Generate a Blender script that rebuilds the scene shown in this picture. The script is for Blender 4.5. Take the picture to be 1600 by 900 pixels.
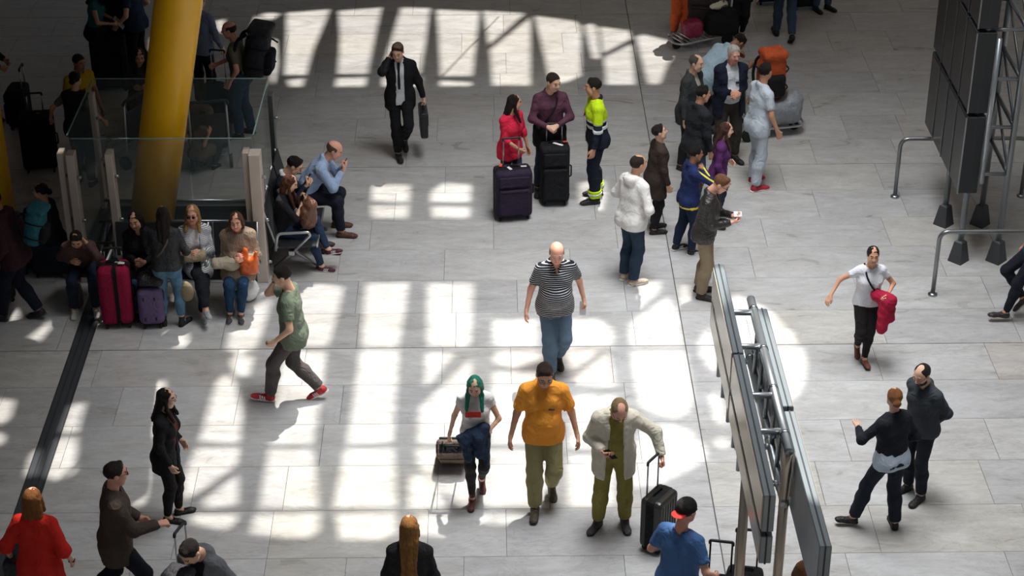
import bpy, bmesh, math, random
import numpy as np
from mathutils import Matrix, Vector, Euler
random.seed(7); RNG = np.random.RandomState(11)
for _o in list(bpy.data.objects): bpy.data.objects.remove(_o)
SC = bpy.context.scene
COL = SC.collection
PI = math.pi
# ------------------------------------------------------------------ camera
F = 3057.29; TH = .521089410; RO = -.00119553; HC = 11.33
_fw = np.array([0, math.cos(TH), -math.sin(TH)]); _up = np.array([0, math.sin(TH), math.cos(TH)]); _rt = np.array([1., 0, 0])
_R = math.cos(RO)*_rt + math.sin(RO)*_up; _U = -math.sin(RO)*_rt + math.cos(RO)*_up
def W(x, y, z=0.):
    """a measured point of the photograph, standing on the plane of height z, as a place in metres"""
    d = _fw*F + (x-800)*_R - (y-450)*_U
    t = (z-HC)/d[2]
    return np.array([d[0]*t, d[1]*t, z])
cd = bpy.data.cameras.new('camera'); cam = bpy.data.objects.new('camera', cd); COL.objects.link(cam)
cd.sensor_width = 36; cd.lens = 36*F/1600; cd.clip_end = 300
m = Matrix.Identity(4)
for i in range(3):
    m[i][0] = _R[i]; m[i][1] = _U[i]; m[i][2] = -_fw[i]
m[2][3] = HC
cam.matrix_world = m
SC.camera = cam
# ------------------------------------------------------------------ world, sun, fill lamps, exposure
wd = bpy.data.worlds.new('world'); SC.world = wd; wd.use_nodes = True
bg = wd.node_tree.nodes['Background']; bg.inputs[0].default_value = (.80, .88, 1., 1); bg.inputs[1].default_value = .10
SUNV = Vector((-.155, -.44, -1)).normalized()
sd = bpy.data.lights.new('sun', 'SUN'); sd.energy = 5.0; sd.angle = math.radians(.53); sd.color = (1, .955, .88)
so = bpy.data.objects.new('sun', sd); COL.objects.link(so); so.rotation_euler = SUNV.to_track_quat('-Z', 'Y').to_euler()
so.location = (3, 20, 30)
def area(name, loc, size, sizey, e, col=(1, 1, 1), aim=None):
    l = bpy.data.lights.new(name, 'AREA'); l.shape = 'RECTANGLE'; l.size = size; l.size_y = sizey; l.energy = e; l.color = col
    o = bpy.data.objects.new(name, l); COL.objects.link(o); o.location = loc
    if aim is not None: o.rotation_euler = (Vector(aim)-Vector(loc)).to_track_quat('-Z', 'Y').to_euler()
    return o
l_ = area('overhead_fill', (2.0, 17.6, 12.6), 4.0, 7.5, 335, (.95, .975, 1.)); l_.data.spread = math.radians(70)  # unseen fill lamp added for the soft light over the centre
area('side_fill', (6.5, 12, 12.4), 4, 6, 60, (.9, .95, 1.), (2, 16, 0))  # weaker unseen fill added from the near right
SC.view_settings.view_transform = 'Standard'; SC.view_settings.look = 'None'
SC.view_settings.gamma = 1; SC.view_settings.exposure = .28
# ------------------------------------------------------------------ materials
def srgb(c):
    if isinstance(c, str):
        c = tuple(int(c[i:i+2], 16)/255 for i in (0, 2, 4))
    return tuple((x/12.92 if x <= .04045 else ((x+.055)/1.055)**2.4) for x in c)
MC = {}
def nt(m): return m.node_tree.nodes, m.node_tree.links
def mat(col, kind='cloth', rough=None, metal=0., col2=None, sc=1.):
    key = (col, kind, rough, metal, col2, sc)
    if key in MC: return MC[key]
    m = bpy.data.materials.new('%s_%s' % (kind, col if isinstance(col, str) else 'c')); m.use_nodes = True
    N, L = nt(m); b = N['Principled BSDF']; c = srgb(col)
    b.inputs['Metallic'].default_value = metal
    R = {'cloth': .88, 'denim': .9, 'leather': .42, 'skin': .55, 'hair': .5, 'plastic': .4, 'metal': .32, 'gloss': .12, 'stripe': .88, 'paint': .35, 'quilt': .7}.get(kind, .6)
    b.inputs['Roughness'].default_value = R if rough is None else rough
    tc = N.new('ShaderNodeTexCoord'); no = N.new('ShaderNodeTexNoise'); L.new(tc.outputs['Object'], no.inputs['Vector'])
    mx = N.new('ShaderNodeMixRGB'); mx.blend_type = 'MIX'
    var = {'cloth': .13, 'denim': .3, 'leather': .25, 'skin': .12, 'hair': .5, 'plastic': .06, 'metal': .1, 'gloss': .05, 'stripe': .1, 'paint': .08, 'quilt': .2}.get(kind, .1)
    lo = tuple(x*(1-var) for x in c); hi = tuple(min(1, x*(1+var)+.004) for x in c)
    if col2 is not None and kind == 'hair': hi = srgb(col2)
    mx.inputs[1].default_value = (*lo, 1); mx.inputs[2].default_value = (*hi, 1)
    L.new(no.outputs['Fac'], mx.inputs[0])
    out = mx.outputs[0]
    no.inputs['Scale'].default_value = {'cloth': 9, 'denim': 6, 'leather': 14, 'skin': 12, 'hair': 1., 'metal': 3, 'plastic': 5, 'paint': 1.3}.get(kind, 8)*sc
    no.inputs['Detail'].default_value = 4
    if kind == 'hair':
        mp = N.new('ShaderNodeMapping'); mp.inputs['Scale'].default_value = (90, 90, 14)
        L.new(tc.outputs['Object'], mp.inputs[0]); L.new(mp.outputs[0], no.inputs['Vector'])
    if kind == 'stripe':
        sx = N.new('ShaderNodeSeparateXYZ'); L.new(tc.outputs['Object'], sx.inputs[0])
        mu = N.new('ShaderNodeMath'); mu.operation = 'MULTIPLY'; mu.inputs[1].default_value = 62*sc; L.new(sx.outputs[2], mu.inputs[0])
        fr = N.new('ShaderNodeMath'); fr.operation = 'FRACT'; L.new(mu.outputs[0], fr.inputs[0])
        gt = N.new('ShaderNodeMath'); gt.operation = 'GREATER_THAN'; gt.inputs[1].default_value = .74; L.new(fr.outputs[0], gt.inputs[0])
        m2 = N.new('ShaderNodeMixRGB'); L.new(gt.outputs[0], m2.inputs[0]); L.new(out, m2.inputs[1]); m2.inputs[2].default_value = (*srgb(col2), 1)
        out = m2.outputs[0]
    L.new(out, b.inputs['Base Color'])
    if kind in ('cloth', 'denim', 'leather', 'stripe', 'hair', 'quilt'):
        n2 = N.new('ShaderNodeTexNoise'); n2.inputs['Scale'].default_value = {'leather': 17, 'hair': 1., 'quilt': 16}.get(kind, 8); n2.inputs['Detail'].default_value = 5 if kind == 'hair' else 1.6
        n2.inputs['Distortion'].default_value = 2.2
        if kind == 'hair': L.new(mp.outputs[0], n2.inputs['Vector'])
        else: L.new(tc.outputs['Object'], n2.inputs['Vector'])
        bp = N.new('ShaderNodeBump'); bp.inputs['Strength'].default_value = .55; bp.inputs['Distance'].default_value = .034
        L.new(n2.outputs['Fac'], bp.inputs['Height']); L.new(bp.outputs[0], b.inputs['Normal'])
    if kind == 'hair': b.inputs['Specular IOR Level'].default_value = .22
    if kind == 'leather': b.inputs['Specular IOR Level'].default_value = .55
    if kind in ('cloth', 'stripe', 'denim'): b.inputs['Specular IOR Level'].default_value = .25
    MC[key] = m; return m
def glassmat(name, tint, alpha, rough=.03):
    m = bpy.data.materials.new(name); m.use_nodes = True; N, L = nt(m); b = N['Principled BSDF']
    b.inputs['Base Color'].default_value = (*tint, 1); b.inputs['Roughness'].default_value = rough
    b.inputs['Alpha'].default_value = alpha; b.inputs['Specular IOR Level'].default_value = .6
    return m
GLASS = glassmat('sheet_glass', (.16, .22, .22), .13)
def marble():
    m = bpy.data.materials.new('marble'); m.use_nodes = True; N, L = nt(m); b = N['Principled BSDF']
    ge = N.new('ShaderNodeNewGeometry'); oi = N.new('ShaderNodeObjectInfo')
    # every slab is cut from another part of the block
    ad = N.new('ShaderNodeVectorMath'); ad.operation = 'MULTIPLY_ADD'
    L.new(oi.outputs['Random'], ad.inputs[0]); ad.inputs[1].default_value = (31, 17, 9); L.new(ge.outputs['Position'], ad.inputs[2])
    mp = N.new('ShaderNodeMapping'); mp.inputs['Scale'].default_value = (.75, 2.2, 1); L.new(ad.outputs[0], mp.inputs[0])
    n1 = N.new('ShaderNodeTexNoise'); n1.inputs['Scale'].default_value = 1.5; n1.inputs['Detail'].default_value = 8; n1.inputs['Distortion'].default_value = 1.3
    L.new(mp.outputs[0], n1.inputs['Vector'])
    r1 = N.new('ShaderNodeValToRGB'); e = r1.color_ramp.elements
    e[0].position = .30; e[0].color = (*srgb('b0aeab'), 1); e[1].position = .62; e[1].color = (*srgb('c3c2c1'), 1)
    L.new(n1.outputs['Fac'], r1.inputs[0])
    n2 = N.new('ShaderNodeTexNoise'); n2.inputs['Scale'].default_value = 1.1; n2.inputs['Detail'].default_value = 9; n2.inputs['Roughness'].default_value = .62; n2.inputs['Distortion'].default_value = 2.2
    L.new(mp.outputs[0], n2.inputs['Vector'])
    r2 = N.new('ShaderNodeValToRGB'); r2.color_ramp.elements[0].position = .475; r2.color_ramp.elements[0].color = (0, 0, 0, 1)
    q = r2.color_ramp.elements.new(.5); q.color = (1, 1, 1, 1); r2.color_ramp.elements[-1].position = .52; r2.color_ramp.elements[-1].color = (0, 0, 0, 1)
    L.new(n2.outputs['Fac'], r2.inputs[0])
    n3 = N.new('ShaderNodeTexNoise'); n3.inputs['Scale'].default_value = .9; n3.inputs['Detail'].default_value = 2; L.new(mp.outputs[0], n3.inputs['Vector'])
    mu = N.new('ShaderNodeMath'); mu.operation = 'MULTIPLY'; L.new(r2.outputs[0], mu.inputs[0]); L.new(n3.outputs['Fac'], mu.inputs[1])
    mu2 = N.new('ShaderNodeMath'); mu2.operation = 'MULTIPLY'; mu2.inputs[1].default_value = .38; L.new(mu.outputs[0], mu2.inputs[0])
    mx = N.new('ShaderNodeMixRGB'); L.new(mu2.outputs[0], mx.inputs[0]); L.new(r1.outputs[0], mx.inputs[1]); mx.inputs[2].default_value = (*srgb('6f6a66'), 1)
    # tone of each slab
    r3 = N.new('ShaderNodeValToRGB'); r3.color_ramp.interpolation = 'CONSTANT'; e = r3.color_ramp.elements
    e[0].position = 0; e[0].color = (.97, .97, .98, 1); e[1].position = .25; e[1].color = (.93, .925, .925, 1)
    for p_, c_ in ((.42, (1, 1, 1)), (.6, (.96, .94, .92)), (.76, (.90, .90, .92)), (.9, (.96, .91, .88)), (.92, (1, .98, .94))):
        q = e.new(p_); q.color = (*c_, 1)
    L.new(oi.outputs['Random'], r3.inputs[0])
    m2 = N.new('ShaderNodeMixRGB'); m2.blend_type = 'MULTIPLY'; m2.inputs[0].default_value = 1; L.new(mx.outputs[0], m2.inputs[1]); L.new(r3.outputs[0], m2.inputs[2])
    # worn stains
    n4 = N.new('ShaderNodeTexNoise'); n4.inputs['Scale'].default_value = 1.7; n4.inputs['Detail'].default_value = 5; L.new(ge.outputs['Position'], n4.inputs['Vector'])
    r4 = N.new('ShaderNodeValToRGB'); r4.color_ramp.elements[0].position = .66; r4.color_ramp.elements[0].color = (1, 1, 1, 1); r4.color_ramp.elements[1].position = .78; r4.color_ramp.elements[1].color = (.78, .75, .72, 1)
    L.new(n4.outputs['Fac'], r4.inputs[0])
    m3 = N.new('ShaderNodeMixRGB'); m3.blend_type = 'MULTIPLY'; m3.inputs[0].default_value = .8; L.new(m2.outputs[0], m3.inputs[1]); L.new(r4.outputs[0], m3.inputs[2])
    n5 = N.new('ShaderNodeTexNoise'); n5.inputs['Scale'].default_value = 9; n5.inputs['Detail'].default_value = 9; n5.inputs['Roughness'].default_value = .72; n5.inputs['Distortion'].default_value = .6; L.new(mp.outputs[0], n5.inputs['Vector'])
    r5 = N.new('ShaderNodeMapRange'); r5.inputs[1].default_value = .3; r5.inputs[2].default_value = .7; r5.inputs[3].default_value = .84; r5.inputs[4].default_value = 1.10; L.new(n5.outputs['Fac'], r5.inputs[0])
    m5 = N.new('ShaderNodeMixRGB'); m5.blend_type = 'MULTIPLY'; m5.inputs[0].default_value = 1; L.new(m3.outputs[0], m5.inputs[1]); L.new(r5.outputs[0], m5.inputs[2])
    L.new(m5.outputs[0], b.inputs['Base Color'])
    rr = N.new('ShaderNodeMapRange'); rr.inputs[3].default_value = .2; rr.inputs[4].default_value = .42; L.new(n1.outputs['Fac'], rr.inputs[0]); L.new(rr.outputs[0], b.inputs['Roughness'])
    b.inputs['Specular IOR Level'].default_value = .45
    return m
MARBLE = marble()
STEEL = mat('a9adb2', 'metal', .3, 1.)
DSTEEL = mat('6d7072', 'metal', .4, .8)
ALU = mat('c2c6c8', 'metal', .38, .75)
BLACK = mat('17181b', 'plastic', .5)
RUBBER = mat('1d1d1f', 'plastic', .8)
# ------------------------------------------------------------------ object helpers
def tag(o, label=None, cat=None, group=None, kind=None):
    if label: o['label'] = label
    if cat: o['category'] = cat
    if group: o['group'] = group
    if kind: o['kind'] = kind
    return o
def empty(name, loc=(0, 0, 0), rz=0., label=None, cat=None, group=None):
    o = bpy.data.objects.new(name, None); COL.objects.link(o); o.location = loc; o.rotation_euler = (0, 0, rz); o.empty_display_size = .1
    return tag(o, label, cat, group)
def link(name, me, parent=None, mats=None, M=None):
    o = bpy.data.objects.new(name, me); COL.objects.link(o)
    if parent is not None: o.parent = parent
    if M is not None: o.matrix_local = M
    if mats:
        me.materials.clear()
        for k in mats: me.materials.append(k)
    return o
def mesh_np(name, V, Q, mi=None, smooth=True):
    me = bpy.data.meshes.new(name); V = np.asarray(V, np.float32); Q = np.asarray(Q, np.int32)
    me.vertices.add(len(V)); me.vertices.foreach_set('co', V.ravel())
    me.loops.add(Q.size); me.loops.foreach_set('vertex_index', Q.ravel())
    n = Q.shape[1]; me.polygons.add(len(Q)); me.polygons.foreach_set('loop_start', np.arange(0, Q.size, n, dtype=np.int32))
    try: me.polygons.foreach_set('loop_total', np.full(len(Q), n, np.int32))
    except Exception: pass
    if mi is not None: me.polygons.foreach_set('material_index', np.asarray(mi, np.int32))
    if smooth: me.polygons.foreach_set('use_smooth', np.ones(len(Q), bool))
    me.update(calc_edges=True)
    return me
def from_bm(name, bm, mt, parent=None, smooth=False, M=None):
    me = bpy.data.meshes.new(name); bm.to_mesh(me); bm.free()
    if smooth:
        me.polygons.foreach_set('use_smooth', np.ones(len(me.polygons), bool))
    me.materials.append(mt)
    return link(name, me, parent, None, M)
def box_bm(bm, c, d, bev=0., seg=2, R=None):
    g = bmesh.ops.create_cube(bm, size=1.); vs = g['verts']
    bmesh.ops.scale(bm, vec=Vector(d), verts=vs)
    if bev > 0:
        es = list({e for v in vs for e in v.link_edges})
        r = bmesh.ops.bevel(bm, geom=es, offset=bev, segments=seg, affect='EDGES', profile=.5)
        vs = list({v for f in r['faces'] for v in f.verts} | {v for v in vs if v.is_valid})
    if R is not None: bmesh.ops.transform(bm, matrix=R, verts=vs)
    bmesh.ops.translate(bm, vec=Vector(c), verts=vs)
    return vs
def box(name, c, d, mt, parent=None, bev=0., seg=2, R=None, smooth=False):
    bm = bmesh.new(); box_bm(bm, c, d, bev, seg, R); return from_bm(name, bm, mt, parent, smooth)
def tube_np(pts, r, n=10, closed=False):
    P = np.array(pts, float); K = len(P); rr = np.full(K, r, float) if np.isscalar(r) else np.array(r, float)
    T = np.gradient(P, axis=0); T /= np.linalg.norm(T, axis=1)[:, None]+1e-9
    u = np.cross(T[0], [0, 0, 1.]);
    if np.linalg.norm(u) < 1e-3: u = np.cross(T[0], [1., 0, 0])
    u /= np.linalg.norm(u); V = []; a = np.linspace(0, 2*PI, n, endpoint=False)
    for k in range(K):
        u = u - T[k]*(u@T[k]); u /= np.linalg.norm(u); v = np.cross(T[k], u)
        V.append(P[k]+rr[k]*(np.cos(a)[:, None]*u+np.sin(a)[:, None]*v))
    V = np.concatenate(V); Q = []
    for k in range(K-1):
        for i in range(n):
            j = (i+1) % n; Q.append((k*n+i, k*n+j, (k+1)*n+j, (k+1)*n+i))
    c0, c1 = len(V), len(V)+1; V = np.concatenate([V, P[:1], P[-1:]])
    for i in range(n):
        j = (i+1) % n; Q.append((c0, j, i, c0)); Q.append((c1, (K-1)*n+i, (K-1)*n+j, c1))
    return V, Q
def add_mesh(bm, V, Q, s=True):
    vs = [bm.verts.new(v) for v in V]
    for q in Q:
        ids = []
        for i in q:
            if i not in ids: ids.append(i)
        try:
            f = bm.faces.new([vs[i] for i in ids]); f.smooth = s
        except ValueError: pass
def tubes(name, paths, r, mt, parent=None, n=10):
    first = None
    for p in paths:
        bm = bmesh.new(); V, Q = tube_np(p, r, n); add_mesh(bm, V, Q); o_ = from_bm(name, bm, mt, parent); first = first or o_
    return first
def arc_path(pts, rad=.05, k=5):
    """polyline with rounded corners"""
    P = [np.array(p, float) for p in pts]; out = [P[0]]
    for i in range(1, len(P)-1):
        a, b, c = P[i-1], P[i], P[i+1]; d1 = (a-b)/np.linalg.norm(a-b); d2 = (c-b)/np.linalg.norm(c-b)
        rr = min(rad, np.linalg.norm(a-b)*.45, np.linalg.norm(c-b)*.45)
        for t in np.linspace(0, 1, k+1):
            out.append((1-t)**2*(b+d1*rr)+2*t*(1-t)*b+t*t*(b+d2*rr))
    out.append(P[-1]); return out
def wheel(name, c, r, w, axis, parent, mt=None):
    c = np.array(c, float); ax = np.array(axis, float); ax /= np.linalg.norm(ax)
    ts = [-.5, -.4, .4, .5]; rs = [r*.86, r, r, r*.86]
    P = [c+ax*w*t for t in ts]; bm = bmesh.new(); V, Q = tube_np(P, rs, 16); add_mesh(bm, V, Q)
    return from_bm(name, bm, mt or RUBBER, parent)
# ------------------------------------------------------------------ signed distance modelling
def snet(v, org, h):
    ins = v < 0; nx, ny, nz = v.shape
    cnt = np.zeros((nx-1, ny-1, nz-1), np.int8); offs = [(a, b, c) for a in (0, 1) for b in (0, 1) for c in (0, 1)]
    for a, b, c in offs: cnt += ins[a:nx-1+a, b:ny-1+b, c:nz-1+c]
    mix = (cnt > 0) & (cnt < 8); I = np.argwhere(mix); idx = np.full(mix.shape, -1, np.int32); idx[mix] = np.arange(len(I))
    cv = np.stack([v[I[:, 0]+a, I[:, 1]+b, I[:, 2]+c] for a, b, c in offs], 1); oc = np.array(offs, float)
    pos = np.zeros((len(I), 3)); n = np.zeros(len(I))
    for i in range(8):
        for j in range(i+1, 8):
            if abs(oc[i]-oc[j]).sum() != 1: continue
            s = (cv[:, i] < 0) != (cv[:, j] < 0)
            t = cv[s, i]/(cv[s, i]-cv[s, j]); pos[s] += oc[i]+(oc[j]-oc[i])*t[:, None]; n[s] += 1
    V = org+(I+pos/n[:, None])*h; Q = []
    for ax in range(3):
        sl0 = [slice(None)]*3; sl1 = [slice(None)]*3; sl0[ax] = slice(0, -1); sl1[ax] = slice(1, None)
        d = ins[tuple(sl0)] != ins[tuple(sl1)]; E = np.argwhere(d); b_, c_ = (ax+1) % 3, (ax+2) % 3
        sh = v.shape; ok = (E[:, b_] > 0) & (E[:, c_] > 0) & (E[:, b_] < sh[b_]-1) & (E[:, c_] < sh[c_]-1); E = E[ok]
        inl = ins[tuple(E.T)]
        def cell(db, dc):
            G = E.copy(); G[:, b_] += db; G[:, c_] += dc; return idx[tuple(G.T)]
        q = np.stack([cell(-1, -1), cell(0, -1), cell(0, 0), cell(-1, 0)], 1); q[~inl] = q[~inl][:, ::-1]; Q.append(q)
    return V, np.concatenate(Q)
def smin(a, b, k):
    if k <= 0: return np.minimum(a, b)
    h = np.clip(.5+.5*(b-a)/k, 0, 1); return b*(1-h)+a*h-k*h*(1-h)
def smax(a, b, k): return -smin(-a, -b, k)
class Cone:
    def __init__(s, a, b, ra, rb, fb=False, fa=False): s.a = np.array(a, float); s.b = np.array(b, float); s.ra = ra; s.rb = rb; s.fb = fb; s.fa = fa
    def bb(s):
        r = max(s.ra, s.rb); return np.minimum(s.a, s.b)-r, np.maximum(s.a, s.b)+r
    def ev(s, p):
        ba = s.b-s.a; L2 = ba@ba+1e-12; q = p-s.a; t = np.clip(q@ba/L2, 0, 1)
        d = np.linalg.norm(q-t[..., None]*ba, axis=-1)-(s.ra+(s.rb-s.ra)*t)
        if s.fb: d = np.maximum(d, (p-s.b)@(ba/math.sqrt(L2)))
        if s.fa: d = np.maximum(d, -((p-s.a)@(ba/math.sqrt(L2))))
        return d
class Ell:
    def __init__(s, c, r, R=None): s.c = np.array(c, float); s.r = np.array(r, float); s.R = np.eye(3) if R is None else np.array(R, float)
    def bb(s):
        r = s.r.max(); return s.c-r, s.c+r
    def ev(s, p):
        q = (p-s.c)@s.R; k0 = np.linalg.norm(q/s.r, axis=-1); k1 = np.linalg.norm(q/(s.r**2), axis=-1)+1e-9; return k0*(k0-1)/k1
class RBox:
    def __init__(s, c, d, rr, R=None): s.c = np.array(c, float); s.d = np.array(d, float)/2; s.rr = rr; s.R = np.eye(3) if R is None else np.array(R, float)
    def bb(s):
        r = np.linalg.norm(s.d); return s.c-r, s.c+r
    def ev(s, p):
        q = np.abs((p-s.c)@s.R)-(s.d-s.rr); return np.linalg.norm(np.maximum(q, 0), axis=-1)+np.minimum(q.max(-1), 0)-s.rr
class Field:
    def __init__(s, prims, h, pad=.03):
        lo = np.min([p.bb()[0] for p in prims], 0)-pad; hi = np.max([p.bb()[1] for p in prims], 0)+pad
        s.h = h; s.o = lo; s.n = np.ceil((hi-lo)/h).astype(int)+2; s.v = np.full(s.n, .2, np.float32)
        ax = [s.o[i]+np.arange(s.n[i])*h for i in range(3)]; s.P = np.stack(np.meshgrid(*ax, indexing='ij'), -1)
    def sub(s, lo, hi):
        a = np.clip(np.floor((lo-s.o)/s.h).astype(int), 0, s.n); b = np.clip(np.ceil((hi-s.o)/s.h).astype(int)+1, 0, s.n); return tuple(slice(x, y) for x, y in zip(a, b))
    def add(s, prims, k=.03):
        for p in prims:
            l, u = p.bb(); q = k+.03; S = s.sub(l-q, u+q)
            if any(x.stop <= x.start for x in S): continue
            s.v[S] = smin(s.v[S], p.ev(s.P[S]), k)
        return s
    def cut(s, fn, k=0.): s.v = (smax(s.v, fn(s.P), k) if k else np.maximum(s.v, fn(s.P))).astype(np.float32); return s
    def minus(s, prims, k=.01):
        for p in prims:
            l, u = p.bb(); q = k+.03; S = s.sub(l-q, u+q)
            if any(x.stop <= x.start for x in S): continue
            s.v[S] = smax(s.v[S], -p.ev(s.P[S]), k)
        return s
    def disp(s, amp, f=1., seed=0):
        P = s.P; x, y, z = P[..., 0]*f, P[..., 1]*f, P[..., 2]*f; o = seed*1.7
        w = np.sin(x*31+o)*.5+np.sin(y*27-o*2)*.5
        n = np.sin(z*46+w*2.2+x*18+o)+.7*np.sin(y*55+z*24+w*1.5+2*o)+.5*np.sin(x*60-z*33+o*3+w)
        n2 = np.sin(x*70+z*38+w*3+o)*np.sin(z*62-y*30+w*2)
        s.v = s.v+(amp*(.26*n+.34*n2)).astype(np.float32); return s
    def mesh(s): return snet(s.v, s.o, s.h)
def rotm(yaw=0, pitch=0, roll=0):
    """pitch>0 bows forward (x is forward), yaw>0 turns left"""
    cy, sy = math.cos(yaw), math.sin(yaw); cp, sp = math.cos(pitch), math.sin(pitch); cr, sr = math.cos(roll), math.sin(roll)
    Z = np.array([[cy, -sy, 0], [sy, cy, 0], [0, 0, 1]]); Y = np.array([[cp, 0, sp], [0, 1, 0], [-sp, 0, cp]]); X = np.array([[1, 0, 0], [0, cr, -sr], [0, sr, cr]])
    return Z@Y@X
# ------------------------------------------------------------------ templates: head, hands, hair, shoes
def head_template(sex='m', beard=False, open_=False):
    f = .93 if sex == 'f' else 1.
    A = [Ell((-.012, 0, .030), (.099*f, .078*f, .088)), Ell((.022, 0, -.040), (.066*f, .057*f, .076)), Cone((.05, -.012, -.094), (.05, .012, -.094), .027*f, .027*f),
         Cone((.03, -.042*f, -.06), (.03, .042*f, -.06), .03, .03), Ell((.062, .033, -.022), (.026, .026, .028)), Ell((.062, -.033, -.022), (.026, .026, .028))]
    N_ = [Cone((-.018, 0, -.05), (-.035, 0, -.185), .054*f, .058*f, fb=False)]
    fl = Field(A+N_+[Ell((.05, 0, 0), (.09, .11, .13))], .0068, .01)
    fl.add(A, .03); fl.add(N_, .025)
    fl.add([Cone((.083*f, -.034, .030), (.083*f, .034, .030), .011, .011)], .02)
    fl.minus([Ell((.100*f, .031, .008), (.02, .02, .015)), Ell((.100*f, -.031, .008), (.02, .02, .015))], .012)
    fl.add([Ell((.077*f, .031, .008), (.0145, .0145, .0125)), Ell((.077*f, -.031, .008), (.0145, .0145, .0125))], .003)
    fl.add([Cone((.088*f, 0, .016), (.110*f, 0, -.020), .009, .0125)], .012)
    fl.add([Ell((.096*f, .011, -.024), (.012, .009, .009)), Ell((.096*f, -.011, -.024), (.012, .009, .009))], .008)
    fl.add([Cone((.086*f, -.018, -.050), (.086*f, .018, -.050), .0065, .0065), Cone((.084*f, -.015, -.060), (.084*f, .015, -.060), .0075, .0075)], .006)
    fl.add([Ell((-.006, .078*f, -.002), (.021, .009, .033)), Ell((-.006, -.078*f, -.002), (.021, .009, .033))], .006)
    V, Q = fl.mesh(); C = V[Q].mean(1); mi = np.zeros(len(Q), int); x, y, z = C.T; ay = np.abs(y)
    if beard: mi[(x > .015) & (z < -.035) & (z > -.13) & ~((x > .08) & (ay < .02) & (z > -.07) & (z < -.045))] = 2
    mi[(x > .082*f) & (ay < .024) & (z < -.046) & (z > -.067)] = 1
    ey = (x > .078*f) & (np.abs(ay-.031) < .013) & (np.abs(z-.008) < .0075); mi[ey] = 3
    mi[ey & (np.abs(ay-.030) < .006)] = 4
    mi[(x > .072*f) & (ay > .012) & (ay < .052) & (np.abs(z-.034-.004*(ay < .04)) < .0045)] = 2
    return V, Q, mi
HT = {('m', False): head_template('m'), ('f', False): head_template('f'), ('m', True): head_template('m', True)}
def hand_template(curl, spread=.0, thumb=.4):
    """wrist at the origin, fingers along +x, thumb on +y, palm towards -z"""
    ys = [.031, .0105, -.0105, -.030]; Ls = [.070, .078, .072, .056]; A = []; Fg = []
    for i, (y, l) in enumerate(zip(ys, Ls)):
        A.append(Cone((.0, y*.55, 0), (.086-.004*abs(i-1.3), y*1.02, -.002), .0165, .0105))
        p = np.array([.087-.004*abs(i-1.3), y*1.03, -.002]); a = .0; dy = spread*(1.5-i)
        for k, (fr, c) in enumerate(zip((.45, .31, .24), (curl*1.0, curl*1.25, curl*.8))):
            a += c; q = p+l*fr*np.array([math.cos(a)*math.cos(dy), math.sin(dy), -math.sin(a)])
            Fg.append(Cone(p, q, .0092-.0010*k, .0084-.0010*k)); p = q
    th = [(.018, .022, -.004), (.045, .047, -.016), (.070, .055-.022*thumb, -.026-.012*thumb), (.089, .055-.040*thumb, -.034-.022*thumb)]
    T = [Cone(th[0], th[1], .0165, .0125), Cone(th[1], th[2], .0115, .010), Cone(th[2], th[3], .0098, .0078)]
    Wr = [Cone((-.045, 0, 0), (.01, 0, 0), .026, .0235)]
    fl = Field(A+Fg+T+Wr, .0056, .012); fl.add(Wr+A, .014)
    fl.add(Fg, .003); fl.add(T, .010)
    return fl.mesh()
HANDS = {'relax': hand_template(.42), 'grip': hand_template(1.18, 0, 1.1), 'open': hand_template(.12, .14, -.2), 'hold': hand_template(.75, 0, .9)}
def _hl(xs, zs): return lambda P: (np.interp(P[..., 0], xs, zs)-P[..., 2])*.8
HAIRC = {}
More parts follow.
